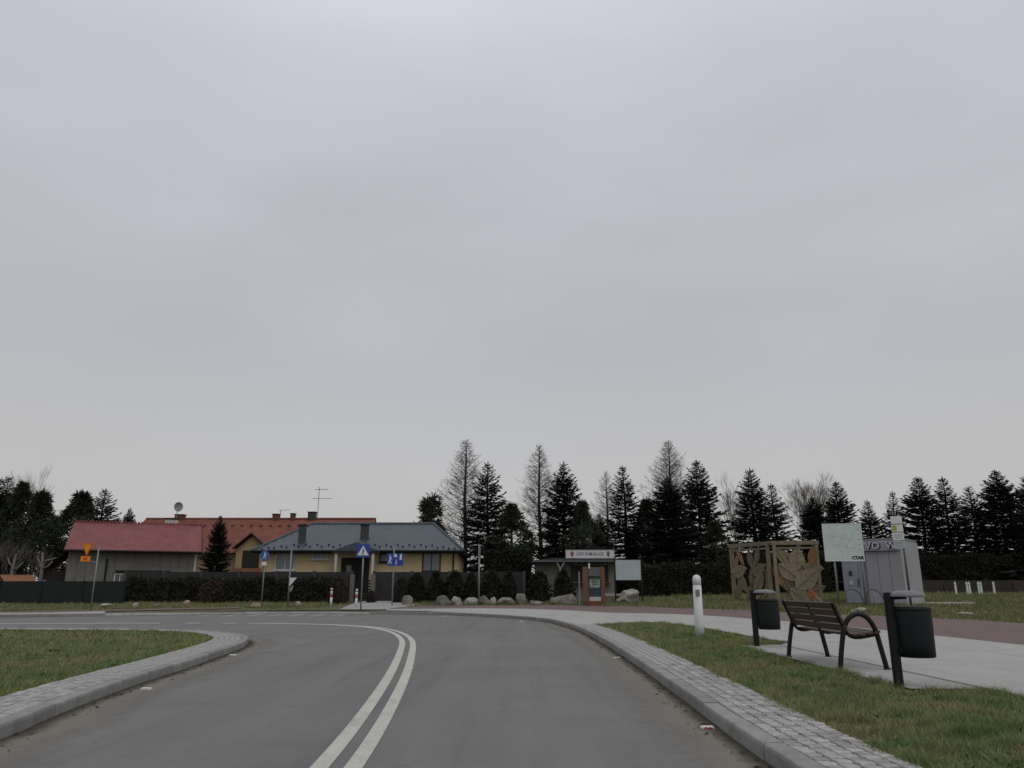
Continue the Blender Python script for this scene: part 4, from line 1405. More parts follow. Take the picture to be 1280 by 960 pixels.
# ---- ice cream hut with banner
def hut():
    Y = 50.5
    x0, x1 = at(668, 702, Y).x, at(771, 702, Y).x
    cx = (x0 + x1) / 2
    gz = T(cx, Y) - .1
    r = thing('ice_cream_hut', 'low grey hut with flat dark roof under the white banner', 'hut', (cx, Y, gz))
    hw = (x1 - x0) / 2
    zt = at(700, 703.5, Y).z - gz
    child_box(r, 'wall', 'grey_wall', (0, 2.2, zt / 2), (2 * hw - .3, 3.8, zt))
    MB().prism([(-hw - .15, zt), (hw + .1, zt + .02), (hw + .1, zt + .22), (-hw + 1.2, zt + .28), (-hw - .15, zt + .14)], -.5, 4.4).build('roof', 'chimney', r)
    child_box(r, 'fascia', 'darkgalv', (0, -.53, zt + .09), (2 * hw + .2, .04, .09))
    bx = at(700, 708, Y).x - cx
    bb = MB()
    bb.tube([(bx - .22, -.42, zt), (bx, -.2, zt - .38), (bx + .24, -.42, zt)], .05, 6)
    bb.tube([(bx, -.2, zt - .38), (bx, -.1, zt - .62)], .06, 6)
    bb.build('bracket', 'white', r)
    child_box(r, 'serving_hatch', 'dark_wood', (.9, .27, 1.7), (2.4, .06, 1.0))
    child_box(r, 'counter', 'orange_wood', (.9, .1, 1.15), (2.6, .4, .06))
    bw = 61 / ppm(Y)
    bc = at(736.7, 693, Y)
    n = thing('banner_sign', 'long white ice cream banner with dark lettering on the hut roof', 'sign', (bc.x, Y - .45, bc.z))
    bh = 10.2 / ppm(Y)
    child_box(n, 'board', 'banner', (0, 0, 0), (bw, .06, bh))
    f_ = MB()
    for s in (-1, 1):
        f_.box((0, -.005, s * bh / 2), (bw + .06, .08, .03))
        f_.box((s * bw / 2, -.005, 0), (.03, .08, bh - .032))
    f_.build('frame', 'galv', n)
    for s in (-1, 1):
        child_box(n, 'support', 'darkgalv', (s * bw * .3, .1, -bh / 2 - .02), (.05, .05, bh + .2))
    text('lettering', 'LODY KOMUGLACE', .28, 'banner_text', n, (-.02, -.034, 0), .002, .004, bw * .56)
    for s in (-1, 1):
        ic = MB()
        x = s * bw * .37
        ic.prism([(x - .10, .02), (x, -.22), (x + .10, .02)], -.042, -.031)
        ic.build('cone_print', 'banner_text', n)
        ic2 = MB()
        ic2.prism([(x + .12 * math.cos(k * math.pi / 6), .03 + .16 * math.sin(k * math.pi / 6)) for k in range(7)], -.044, -.032)
        ic2.build('scoop_print', 'banner_pink', n)
hut()

# ---- playhouse peeking over the left fence
p = at(16, 718.5, 47.5)
gz = T(p.x, 47.5) - .05
ph = thing('garden_playhouse', 'small orange wooden playhouse with pale roof over the left fence', 'playhouse', (p.x, 47.5, gz), R(-28))
h = p.z - gz
MB().prism([(-.75, 0), (.75, 0), (.75, h - .55), (0, h - .06), (-.75, h - .55)], -.6, 1.0).build('wall', 'play_wood', ph)
for s in (-1, 1):
    MB().add([(0, -.75, h), (s * 1.0, -.75, h - .68), (s * 1.0, 1.15, h - .68), (0, 1.15, h), (0, -.75, h - .05), (s * 1.0, -.75, h - .73), (s * 1.0, 1.15, h - .73), (0, 1.15, h - .05)], [(0, 1, 2, 3), (4, 5, 6, 7), (0, 1, 5, 4), (1, 2, 6, 5), (2, 3, 7, 6)]).build('roof_panel', 'play_roof' if s < 0 else 'play_wood', ph)

# ================================================================== FENCES
def fence_run(name, label, pts, h, m_panel, m_post, seg=2.5, thick=.04, post=.07, cat='fence'):
    a, b = Vector(pts[0]), Vector(pts[1])
    n = max(1, int(round((b - a).length / seg)))
    d = (b - a) / n
    ang = math.atan2(d.y, d.x)
    c = (a + b) / 2
    r = thing(name, label, cat, (c.x, c.y, T(c.x, c.y) - .05))
    z0 = r.location.z
    for k in range(n + 1):
        p_ = a + d * k
        child_box(r, 'post', m_post, (p_.x - c.x, p_.y - c.y, T(p_.x, p_.y) - z0 + h / 2), (post, post, h + .12), 0, ang)
        if k < n:
            q_ = p_ + d / 2
            child_box(r, 'panel', m_panel, (q_.x - c.x, q_.y - c.y, T(q_.x, q_.y) - z0 + h / 2), (d.length - post - .01, thick, h), 0, ang)
    return r
xl = at(157, 728, 45.6).x
fence_run('mesh_fence', 'dark green screened mesh fence at the left, behind the yield sign', [(-46, 45.6), (xl, 45.6)], 1.22, 'fence_green', 'dark_steel', 2.5, .02, .06)
xw0, xw1 = at(158, 716, 48.6).x, at(440, 716, 48.6).x
fence_run('garden_wall', 'dark grey panel wall running from the green fence to the bungalow gate', [(xw0, 48.6), (xw1, 48.6)], 1.72, 'wall_dark', 'chimney', 2.4, .10, .16, 'wall')
xw2, xw3 = at(468, 716, 48.6).x, at(655, 716, 48.6).x
fence_run('garden_wall', 'dark grey panel wall behind the evergreen shrubs and boulders', [(xw2, 48.6), (xw3, 48.6)], 1.72, 'wall_dark', 'chimney', 2.4, .10, .16, 'wall')
xg0, xg1 = at(441, 716, 48.4).x, at(467, 716, 48.4).x
gt = thing('garden_gate', 'dark slatted garden gate in front of the bungalow porch', 'gate', ((xg0 + xg1) / 2, 48.4, T(-9, 48.4) - .03))
gw = (xg1 - xg0) / 2
for s in (-1, 1):
    child_box(gt, 'gate_post', 'edging', (s * gw, 0, .8), (.26, .26, 1.6), .02)
for k in range(7):
    child_box(gt, 'slat', 'dark_steel', (0, 0, .2 + k * .17), (2 * gw - .3, .03, .10))
xa = at(1036, 720, 50).x
fence_run('board_fence', 'low dark brown board fence under the spruces right of the kiosk', [(at(1150, 725, 54).x, 54), (at(1300, 725, 54).x, 54.6)], .8, 'fence_wood', 'fence_wood', 1.6, .03, .08)

# ================================================================== STREET FURNITURE
# ---- bench
def bench():
    r = thing('park_bench', 'dark metal bench with brown wooden slats on the paved pad', 'bench', (4.5, 12.2, .118))
    r.scale = (1, .96, .985)
    for y in (-1.06, 1.06):
        leg = [(0, 0), (.03, .2), (.075, .42), (.11, .56), (.19, .69), (.32, .745), (.45, .69), (.54, .53), (.585, .30), (.64, 0)]
        c3 = spline(leg, .03)
        MB().tube([(p.x, y, p.y) for p in c3], .034, 10).build('leg_loop', 'dark_steel', r, True)
        rail = spline([(-.03, .90), (.03, .76), (.10, .58), (.16, .47), (.25, .425), (.40, .44), (.57, .475)], .03)
        MB().tube([(p.x, y * .985, p.y) for p in rail], .026, 10).build('side_rail', 'dark_steel', r, True)
        for x in (0, .64):
            MB().lathe([(.05, 0), (.05, .012), (.03, .02)], 12, (x, y, .002)).build('foot_plate', 'dark_steel', r)
    mid = spline([(-.015, .88), (.04, .76), (.11, .58), (.17, .47), (.26, .43), (.40, .445), (.56, .475)], .05)
    MB().tube([(p.x, 0, p.y) for p in mid], .018, 6).build('middle_support', 'dark_steel', r, True)
    def slat(x, z, ang, w):
        M_ = Matrix.Rotation(ang, 3, 'Y')
        MB().box((x, 0, z), (.032, 2.2, w), M_=M_).build('back_slat' if z > .5 else 'seat_slat', 'slat', r, bevel=.004)
    for x, z in ((.005, .855), (.043, .755), (.080, .655), (.117, .555)):
        slat(x, z, -.36, .088)
    for x, z, a in ((.25, .462, 1.5), (.35, .468, 1.5), (.45, .483, 1.42), (.55, .50, 1.4)):
        slat(x, z, a, .085)
bench()
# ---- litter bins
def bin_(loc, rz, label):
    r = thing('litter_bin', label, 'bin', loc, rz, 'litter bins beside the bench')
    MB().box((0, 0, .52), (.115, .05, 1.16)).build('post', 'dark_steel', r, bevel=.008)
    n = 28
    prof = [(.205, .34), (.222, .35), (.226, .50), (.232, .90), (.228, .915)]
    cx = .285
    b = MB().lathe(prof, n, (cx, 0, 0), 1, .92)
    body = b.build('body', 'bin_body', r, True)
    MB().lathe([(.234, .885), (.237, .9), (.234, .93)], n, (cx, 0, 0), 1, .92).build('rim', 'dark_steel', body, True)
    MB().lathe([(.19, .925), (.19, .934)], n, (cx, 0, 0), 1, .92).build('inner_liner', 'black', body)
    for k in range(3):
        MB().tube([(cx + .17, -.145, .66 + k * .035), (cx + .205, -.085, .66 + k * .035)], .006, 5).build('embossed_line', 'dark_steel', body)
    lid = MB().lathe([(.235, 1.045), (.24, 1.055), (.225, 1.082), (.17, 1.108), (.09, 1.122), (.01, 1.126)], n, (cx - .05, 0, 0), 1, .92).build('lid', 'bin_lid', r, True)
    MB().tube([(.03, 0, 1.03), (cx - .05, 0, 1.04)], .02, 6).build('lid_arm', 'dark_steel', r)
    for z in (.42, .84):
        MB().box((.058, 0, z), (.05, .10, .06)).build('bracket', 'dark_steel', r)
    r.scale = (.92, .92, .945)
p = gp(1124, 858)
bin_((p.x, p.y, p.z - .01), R(6), 'nearest dark litter bin, right of the bench, with grey domed lid')
p = gp(946, 808)
bin_((p.x, p.y, p.z - .01), R(-10), 'farther dark litter bin, left of the bench, near the white marker post')
# ---- white marker post
p = gp(875, 795)
mp_ = thing('marker_post', 'white plastic marker post with small grey plate standing in the grass', 'post', (p.x, p.y, p.z - .03))
MB().lathe([(.105, 0), (.105, .3), (.098, 1.16), (.088, 1.165), (.088, 1.19), (.098, 1.195), (.098, 1.32), (.086, 1.365), (.055, 1.40), (.012, 1.415)], 20).build('shaft', 'white_plastic', mp_, True)
pl_ = MB().box((-.02, -.10, 1.0), (.10, .02, .15)).build('plate', 'grey_plate', mp_)
for k in range(3):
    MB().box((-.02, -.112, .95 + k * .05), (.06, .006, .012)).build('plate_print', 'black', pl_)

# ---- leaf screen
def leaf_poly(L, w, n=9):
    up_ = [(-L / 2 + L * k / n, w / 2 * math.sin(math.pi * (k / n) ** .85)) for k in range(n + 1)]
    return up_ + [(x, -z) for x, z in reversed(up_[1:-1])]
def leaf_screen():
    Bm = gp(971, 754.5)
    D = Vector((at(1029, 754, Bm.y - .4).x, Bm.y - .4, 0))
    A = Vector((at(918, 754, Bm.y + 3.0).x, Bm.y + 3.0, 0))
    Hh = 74.5 / ppm(Bm.y)
    gz = Bm.z - .06
    r = thing('leaf_screen', 'weathered timber screen of two framed panels filled with carved wooden leaves', 'screen', (Bm.x, Bm.y, gz))
    Bl = Vector((Bm.x, Bm.y, 0))
    def panel(P0, P1, leaves, first):
        P0, P1 = P0 - Bl, P1 - Bl
        P0.z = P1.z = 0
        d = (P1 - P0)
        W = d.length
        d.normalize()
        nrm = Vector((d.y, -d.x, 0))
        rz = math.atan2(d.y, d.x)
        def loc(s, z, o=0):
            q = P0 + d * s + nrm * o
            return (q.x, q.y, z)
        gofs = lambda s: T(loc(s, 0)[0] + Bl.x, loc(s, 0)[1] + Bl.y) - gz - .05
        for s in (.07, W - .07):
            zb = gofs(s)
            child_box(r, 'post', 'timber', loc(s, (Hh + zb) / 2), (.17, .17, Hh - zb), .012, rz)
        child_box(r, 'beam', 'timber', loc(W / 2, Hh + .03, .0), (W + .14, .19, .2), .012, rz)
        child_box(r, 'beam', 'timber', loc(W / 2, Hh - .22, .02), (W - .32, .10, .10), .01, rz)
        for (s, z, L, wr, ang, m, o) in leaves:
            L *= 1.12
            pl = leaf_poly(L * Hh, L * wr * Hh)
            ca, sa = math.cos(R(ang)), math.sin(R(ang))
            b = MB()
            pts2 = [(x * ca - zz * sa, x * sa + zz * ca) for x, zz in pl]
            n = len(pts2)
            for oo in (o, o + .05):
                for x, zz in pts2:
                    b.v.append(loc(s * W + x, z * Hh + zz, oo))
            b.f = [tuple(range(n)), tuple(reversed(range(n, 2 * n)))] + [(i, (i + 1) % n, (i + 1) % n + n, i + n) for i in range(n)]
            lf = b.build('carved_leaf', m, r)
            rib = [loc(s * W + (x - .0) * ca * L * Hh, z * Hh + x * sa * L * Hh, o + .055) for x in (-.5, 0, .48)]
            MB().tube(rib, [.035, .025, .012], 5).build('midrib', 'timber', lf)
            for k in (-.25, -.05, .15):
                for sg in (-1, 1):
                    x0, x1 = k * L * Hh, (k + .16) * L * Hh
                    z1 = sg * L * wr * Hh * .33
                    MB().tube([loc(s * W + x0 * ca, z * Hh + x0 * sa, o + .052), loc(s * W + x1 * ca - z1 * sa, z * Hh + x1 * sa + z1 * ca, o + .052)], .012, 4).build('vein', 'timber', lf)
        st = [loc(W * .5, gofs(W * .5), -.02), loc(W * .47, Hh * .3, -.03), loc(W * .55, Hh * .6, -.02), loc(W * .5, Hh * .85, -.02)]
        MB().tube(st, [.09, .07, .06, .04], 6).build('stem', 'timber', r)
    LB, LO, LX, LP = 'leaf_board', 'leaf_orange', 'leaf_red', 'leaf_pink'
    left = [(.26, .80, .30, .32, -58, LO, 0), (.72, .80, .30, .36, 68, LB, .04), (.50, .78, .28, .5, 100, LB, -.04), (.24, .56, .40, .5, 12, LB, .06), (.73, .58, .38, .5, 20, LB, .0), (.28, .36, .40, .42, -50, LB, .02),
            (.72, .36, .42, .5, 55, LB, .06), (.5, .46, .30, .4, 85, LB, -.05), (.42, .16, .36, .26, 65, LB, .02), (.75, .14, .32, .4, 30, LB, .0), (.12, .72, .2, .4, 80, LB, -.05), (.14, .24, .34, .45, 70, LB, -.05), (.88, .50, .34, .45, 100, LB, -.06), (.58, .64, .26, .5, 140, LB, -.06), (.88, .22, .3, .5, 80, LB, -.05)]
    right = [(.86, .80, .30, .42, 78, LO, .05), (.20, .76, .34, .34, -62, LB, .03), (.36, .74, .36, .34, -52, LB, -.03), (.52, .76, .36, .62, 85, LB, .0), (.12, .46, .42, .4, -70, LO, -.03), (.34, .52, .42, .55, -40, LB, .04),
             (.70, .42, .46, .62, 40, LB, .06), (.84, .61, .32, .5, 170, LB, .0), (.30, .30, .36, .45, -60, LB, -.02), (.55, .12, .42, .55, -38, LB, .04), (.26, .10, .30, .5, 25, LB, .0), (.78, .17, .20, .42, -60, LX, .07),
             (.90, .06, .20, .5, -48, LP, .06), (.92, .26, .24, .55, 20, LB, .02), (.62, .60, .24, .4, 60, LO, -.06)]
    panel(A, Bl - Vector((.13, -.14, 0)), left, 0)
    panel(Bl + Vector((.02, 0, 0)), D, right, 1)
leaf_screen()

# ---- map board
def map_mat():
    m = layered('map_print', (.46, .53, .51), [((.40, .50, .45), 1.6, .45, .62, .7), ((.54, .56, .55), 3.1, .5, .62, .7), ((.42, .40, .42), 5.5, .58, .66, .5), ((.34, .44, .44), 9, .56, .66, .5)], rough=.35, bump=0, spec=.4)
    return m
M['map'] = map_mat()
p = gp(1083, 758)
Yb = p.y
r = thing('map_board', 'large pale map board on two grey posts in front of the kiosk', 'sign', (p.x, p.y, p.z - .05), R(-10))
z0 = r.location.z
k_ = ppm(Yb)
bw, bh = 46 / k_, 46 / k_
zb = at(1080, 701, Yb).z - z0
cx = -(1083 - 1061) / k_ + .08
child_box(r, 'panel', 'map', (cx, -.08, zb + bh / 2), (bw, .05, bh))
f_ = MB()
for s in (-1, 1):
    f_.box((cx + s * bw / 2, -.08, zb + bh / 2), (.04, .07, bh + .04))
    f_.box((cx, -.08, zb + bh / 2 + s * bh / 2), (bw - .042, .066, .035))
f_.build('frame', 'white', r)
for x in (0, -(1083 - 1051) / k_):
    MB().tube([(x, 0, -.1), (x, 0, zb + bh - .1)], .05, 10).build('post', 'galv', r, True)
text('lettering', 'CTAR', .2, 'black', r, (cx + bw / 2 - .27, -.109, zb + .13), .002, .012)
for k in range(5):
    child_box(r, 'map_legend_mark', 'galv', (cx + bw / 2 - .14, -.108, zb + .5 + k * .24), (.10, .006, .018))
for x0_, z0_, x1_, z1_ in ((-.4, .2, .1, .75), (-.1, .15, .2, .6), (-.42, .7, .3, .55), (.0, .3, .35, .85), (-.3, .45, .4, .3)):
    MB().tube([(cx + x0_ * bw, -.107, zb + z0_ * bh), (cx + (x0_ + x1_) / 2 * bw + .06, -.107, zb + (z0_ + z1_) / 2 * bh), (cx + x1_ * bw, -.107, zb + z1_ * bh)], .005, 4).build('map_road_line', 'board_grey', r)

# ---- kiosk
def kiosk():
    p = gp(1133, 756.5)
    th = R(-42)
    k = ppm(p.y)
    r = thing('kiosk', 'lilac grey sheet clad kiosk with raised letters behind the map board', 'kiosk', (p.x, p.y, p.z - .06), th)
    H = at(1129, 672.5, p.y).z - r.location.z
    W, Dp = 2.78, 3.0
    child_box(r, 'body', 'kiosk', (-W / 2, Dp / 2 + .05, H / 2 - .02), (W - .06, Dp - .1, H - .06))
    child_box(r, 'roof_cap', 'kiosk_l', (-W / 2, Dp / 2, H - .02), (W + .02, Dp + .02, .06), .01)
    child_box(r, 'plinth', 'edging', (-W / 2, Dp / 2, .06), (W - .02, Dp, .12))
    # front cladding: door bay, main panels
    segs = [(-W, -W * .72, 'kiosk_b', .04), (-W * .715, -W * .62, 'kiosk_b', .04), (-W * .58, -W * .385, 'kiosk', 0), (-W * .38, -W * .19, 'kiosk', 0), (-W * .185, -.0, 'kiosk_l', .01)]
    for a, b, m, o in segs:
        child_box(r, 'cladding_panel', m, ((a + b) / 2, .055 - o, H / 2 - .24), (b - a - .006, .03 + o, H - .75))
    child_box(r, 'sign_band', 'kiosk', (-W * .31, -.02, H - .33), (W * .62 - .02, .13, .5), .006)
    child_box(r, 'door_header', 'kiosk_b', (-W * .81, -.0, H - .33), (W * .38 - .04, .12, .5), .006)
    child_box(r, 'door_handle', 'dark_steel', (-W * .735, -.09, 1.1), (.03, .05, .4))
    child_box(r, 'door_pictogram', 'shadow_and_print', (-W * .86, -.062, 1.55), (.15, .01, .22))
    child_box(r, 'door_notice', 'letter', (-W * .86, -.062, 1.1), (.16, .01, .2))
    for nme, ch, x, s in (('letter', 'V', -W * .50, .46), ('letter', 'O', -W * .37, .46), ('letter', 'W', -W * .12, .46)):
        text(nme + '_shadow', ch, s, 'shadow_and_print', r, (x + .05, -.10, H - .36), .012, .012)  # dark offset copy paints the shadow beside each letter
        text(nme, ch, s, 'letter', r, (x, -.14, H - .35), .012, .006)
    for q in range(5):
        child_box(r, 'side_panel', 'kiosk_l', (.0, .03 + Dp * (q + .5) / 5, H / 2 - .03), (.06, Dp / 5 - .012, H - .16), .004)
kiosk()

# ---- bus stop sign
p = gp(1139, 758)
k_ = ppm(p.y)
r = thing('bus_stop_sign', 'tall narrow white bus stop sign with yellow patch on a grey pole', 'sign', (p.x, p.y, p.z - .05), R(-14))
Ht = at(1120, 645, p.y).z - r.location.z
MB().tube([(0, 0, -.1), (0, 0, Ht - .1)], .05, 10).build('pole', 'darkgalv', r, True)
ph_ = 41 / k_ / 4
for k in range(4):
    pn = child_box(r, 'plate', 'white' if k != 3 else 'board_grey', (-.19, -.07, Ht - ph_ * (k + .5)), (.50, .04, ph_ - .03), .006)
    if k == 1:
        child_box(pn, 'yellow_patch', 'yellow', (-.32, -.093, Ht - ph_ * 1.5), (.20, .006, ph_ * .7))
    if k in (2, 3):
        for q in range(4):
            child_box(pn, 'timetable_line', 'galv', (-.19, -.093, Ht - ph_ * (k + .25 + q * .15)), (.36, .005, .015))
# ---- bicycle hoops
for u, lab in ((1059, 'left bicycle hoop under the map board'), (1085, 'right bicycle hoop before the kiosk, partly behind the litter bin')):
    p = gp(u, 757.5)
    r = thing('bicycle_hoop', lab, 'bike rack', (p.x, p.y, p.z - .04), R(-8), 'bicycle hoops before the kiosk')
    w = .82
    prof = spline([(0, 0), (.0, .55), (.04, .72), (.14, .78), (.34, .78), (.56, .66), (.72, .40), (w, 0)], .05)
    MB().tube([(q_.x, 0, q_.y) for q_ in prof], .03, 8).build('hoop', 'darkgalv', r, True)
    MB().tube([(.30, 0, .0), (.30, 0, .78)], .018, 6).build('inner_bar', 'galv', r, True)
    for x in (0, w):
        MB().lathe([(.07, 0), (.07, .01), (.03, .02)], 10, (x, 0, .045)).build('base_plate', 'galv', r)
# ---- white stakes
for k, (u, lab) in enumerate(((1195.5, 'white stake at the left of the row before the spruces'), (1210, 'white stake second from left in the row, half of a close pair'), (1213, 'white stake third from left in the row, half of a close pair'), (1224.5, 'white stake fourth from left, thicker'), (1227.5, 'white stake next to the thicker one'), (1243.5, 'white stake at the right end of the row'))):
    p = gp(u, 742.5)
    r = thing('white_stake', lab, 'stake', (p.x, p.y, p.z - .08), 0, 'white stakes before the spruces')
    MB().prism([(-.05, 0), (.05, 0), (.05, .78), (0, .86), (-.05, .78)], -.04, .04).build('stake_body', 'white', r)
    MB().prism([(-.052, .62), (.052, .62), (.052, .68), (-.052, .68)], -.043, .043).build('stake_band', 'board_grey', r)

# ---- information stand, notice board
p = gp(741, 757)
k_ = ppm(p.y)
r = thing('information_stand', 'orange brown timber information stand with green poster below the banner', 'sign', (p.x, p.y, p.z - .05))
Hh = 48 / k_
xL, xR = -8.5 / k_, 13 / k_
for x, w in ((xL, 7 / k_), (xR, 5.5 / k_)):
    pp = MB().box((x, 0, Hh / 2), (w, .2, Hh)).build('pillar', 'orange_wood', r, bevel=.015)
child_box(r, 'side_post', 'galv', (-16 / k_, .1, Hh * .44), (.07, .07, Hh * .88))
child_box(r, 'head_panel', 'darkgalv', (3 / k_, 0, Hh - 6 / k_), (15 / k_, .12, 11 / k_), .01)
sc = child_box(r, 'poster_frame', 'screen_dark', (3 / k_, .03, Hh * .47), (14 / k_, .10, 25 / k_))
child_box(sc, 'poster', 'screen_green', (3 / k_, -.03, Hh * .58), (12.5 / k_, .04, 10 / k_))
for q in range(3):
    child_box(sc, 'poster_line', 'screen_dark', (3.5 / k_, -.056, Hh * .55 + q * .10), (8 / k_, .006, .035))
child_box(r, 'plinth', 'slabpale', (3 / k_, .02, 9 / k_), (14 / k_, .3, 5 / k_), .01)
child_box(r, 'foot', 'brick', (1 / k_, .02, 3 / k_), (24 / k_, .34, 6 / k_), .01)
child_box(r, 'lamp_head', 'white', (-3.5 / k_, -.05, Hh + .05), (.08, .10, .28))
p = gp(787, 752.5)
k_ = ppm(p.y)
r = thing('notice_board', 'blank pale grey notice board on two dark posts', 'sign', (p.x, p.y, p.z - .05))
zb = at(787, 725.5, p.y).z - r.location.z
bw, bh = 31.5 / k_, 25.5 / k_
child_box(r, 'panel', 'board_grey', (-.02, -.03, zb + bh / 2), (bw, .05, bh))
f_ = MB()
for s in (-1, 1):
    f_.box((-.02, -.03, zb + bh / 2 + s * bh / 2), (bw + .05, .07, .04))
f_.build('frame', 'dark_steel', r)
for s in (-1, 1):
    child_box(r, 'post', 'dark_steel', (-.02 + s * (bw / 2 + .045), -.03, (zb + bh + .1) / 2), (.085, .085, zb + bh + .1), .008)
p = gp(766, 752)
sl = thing('stone_bench', 'low pale slab seat between the information stand and big boulder', 'seat', (p.x, p.y + .4, p.z - .05))
child_box(sl, 'slab', 'slabpale', (0, 0, .42), (1.5, .5, .14), .02)
for s in (-1, 1):
    child_box(sl, 'block', 'edging', (s * .5, 0, .18), (.25, .4, .37), .02)

# ---- traffic signs
def pole(r, h, rad=.035, m='galv'):
    MB().tube([(0, 0, -.1), (0, 0, h)], rad, 8).build('pole', m, r, True)
    MB().lathe([(rad + .006, h), (rad + .006, h + .03), (.01, h + .045)], 8).build('pole_cap', m, r)
def tri(s, up=True):
    h = s * .866
    return [(-s / 2, -h / 3), (s / 2, -h / 3), (0, 2 * h / 3)] if up else [(-s / 2, h / 3), (0, -2 * h / 3), (s / 2, h / 3)]
def figure(x, z, s, y0, y1, b):
    """Walking pedestrian pictogram."""
    b.prism([(x + .09 * s * math.cos(k * .785), z + .42 * s + .09 * s * math.sin(k * .785)) for k in range(8)], y0, y1)
    b.prism([(x - .08 * s, z + .30 * s), (x + .09 * s, z + .30 * s), (x + .06 * s, z - .05 * s), (x + .20 * s, z - .45 * s), (x + .10 * s, z - .45 * s), (x, z - .12 * s), (x - .14 * s, z - .45 * s), (x - .24 * s, z - .45 * s), (x - .08 * s, z - .02 * s)], y0, y1)
    b.prism([(x + .08 * s, z + .27 * s), (x + .26 * s, z + .05 * s), (x + .20 * s, z + .0 * s), (x + .05 * s, z + .18 * s)], y0 - .001, y1)
    return b
# pedestrian crossing
p = at(451, 760, 38.6)
p.z = T(p.x, p.y)
k_ = ppm(p.y)
r = thing('crossing_sign', 'blue square pedestrian crossing sign on a grey pole at the kerb', 'sign', (p.x, p.y, p.z - .03), R(8))
zc_ = at(450, 688.5, p.y).z - r.location.z
pole(r, zc_ + .3)
s = 16.4 / k_
pl_ = child_box(r, 'plate', 'blue', (-.02, -.06, zc_), (s, .02, s), .006)
MB().prism(tri(s * .86), -.078, -.071).build('white_triangle', 'white', pl_).location = (-.02, 0, zc_ - .06)
figure(-.02, zc_ - .05, s * .46, -.085, -.079, MB()).build('pedestrian_print', 'black', pl_)
# residential zone
p = gp(490, 757)
k_ = ppm(p.y)
r = thing('residential_zone_sign', 'wide blue residential zone sign with white figures on a grey pole', 'sign', (p.x, p.y, p.z - .05), R(-4))
zc_ = at(496, 699.5, p.y).z - r.location.z
pole(r, zc_ + .72)
w, h = 19.5 / k_, 14.5 / k_
pl_ = child_box(r, 'plate', 'blue', (.10, -.06, zc_), (w, .02, h), .006)
child_box(pl_, 'white_rim', 'lblue', (.10, -.0585, zc_), (w + .03, .015, h + .03))
figure(.10 - w * .34, zc_, h * .78, -.078, -.071, MB()).build('adult_print', 'white', pl_)
MB().prism([(.10 - w * .10, zc_ + .13), (.10 + w * .10, zc_ + .13), (.10 + w * .10, zc_ + .26), (.10, zc_ + .31), (.10 - w * .10, zc_ + .26)], -.078, -.071).build('house_print', 'white', pl_)
figure(.10 + w * .06, zc_ - .14, h * .42, -.078, -.071, MB()).build('child_print', 'white', pl_)
MB().prism([(.10 + w * .28, zc_ - .02), (.10 + w * .42, zc_ - .02), (.10 + w * .42, zc_ + .28), (.10 + w * .32, zc_ + .28), (.10 + w * .28, zc_ + .16)], -.078, -.071).build('car_print', 'white', pl_)
# round blue sign and small plate
p = gp(326.5, 758)
k_ = ppm(p.y)
r = thing('round_blue_sign', 'round blue sign with small white plate on a thin pole by a stone', 'sign', (p.x, p.y, p.z - .05), R(12))
zc_ = at(331, 694.5, p.y).z - r.location.z
pole(r, zc_ + .3)
dsc = MB().prism([(.24 * math.cos(k * math.pi / 12), .26 * math.sin(k * math.pi / 12)) for k in range(24)], -.075, -.055).build('disc', 'lblue', r)
dsc.location = (-.02, 0, zc_)
q2 = figure(0, 0, .34, -.083, -.076, MB()).build('pictogram', 'white', dsc)
child_box(r, 'small_plate', 'white', (-.02, -.06, zc_ - .42), (.24, .02, .2), .004)
# pole with pale chevron plate
p = gp(359.5, 758)
k_ = ppm(p.y)
r = thing('chevron_sign_post', 'thin grey pole with a pale chevron plate low on its right', 'sign', (p.x, p.y, p.z - .05))
hh = at(365, 688, p.y).z - r.location.z
pole(r, hh, .04, 'galv')
z1 = at(366, 725, p.y).z - r.location.z
MB().prism([(.03, z1 + .12), (.40, z1 + .12), (.06, z1 - .30), (.02, z1 - .30)], -.06, -.045).build('plate', 'white', r)
MB().prism([(.05, z1 - .40), (.24, z1 - .25), (.20, z1 - .50), (.06, z1 - .62)], -.06, -.045).build('plate', 'grey_plate', r)
# lone pole with a sign seen edge on
p = gp(598.5, 756)
r = thing('edge_on_sign', 'grey pole among the boulders with a sign seen edge on', 'sign', (p.x, p.y, p.z - .05))
hh = at(599, 681, p.y).z - r.location.z
pole(r, hh, .05, 'galv')
child_box(r, 'plate', 'galv', (.055, 0, hh - .38), (.02, .6, .6), .004)
# yield sign, orange, on a bracket beside its pole
p = gp(113, 763.5)
k_ = ppm(p.y)
r = thing('yield_sign', 'orange triangular yield sign with a small plate held beside its pole', 'sign', (p.x, p.y, p.z - .05))
zc_ = at(109, 685.5, p.y).z - r.location.z
pole(r, zc_ + .1, .032)
ox = -13.5 / k_
s = 14.5 / k_
t_ = [(-s / 2, s * .44), (0, -s * .66), (s / 2, s * .44)]
pl_ = MB().prism(t_, -.075, -.055).build('plate', 'dorange', r)
pl_.location = (ox, 0, zc_)
MB().prism([(x * .74, z * .74) for x, z in t_], -.083, -.076).build('yellow_field', 'orange', pl_)
pq = child_box(r, 'lower_plate', 'orange', (ox - .03, -.06, at(108, 698.6, p.y).z - r.location.z), (12 / k_, .02, 6.6 / k_), .004)
text('lettering', '45', .2, 'red', pq, (ox - .03, -.073, at(108, 698.6, p.y).z - r.location.z), .002, .008)
for zz in (zc_ + .05, zc_ - .62):
    MB().tube([(0, -.02, zz), (ox, -.045, zz)], .014, 6).build('bracket', 'galv', r)
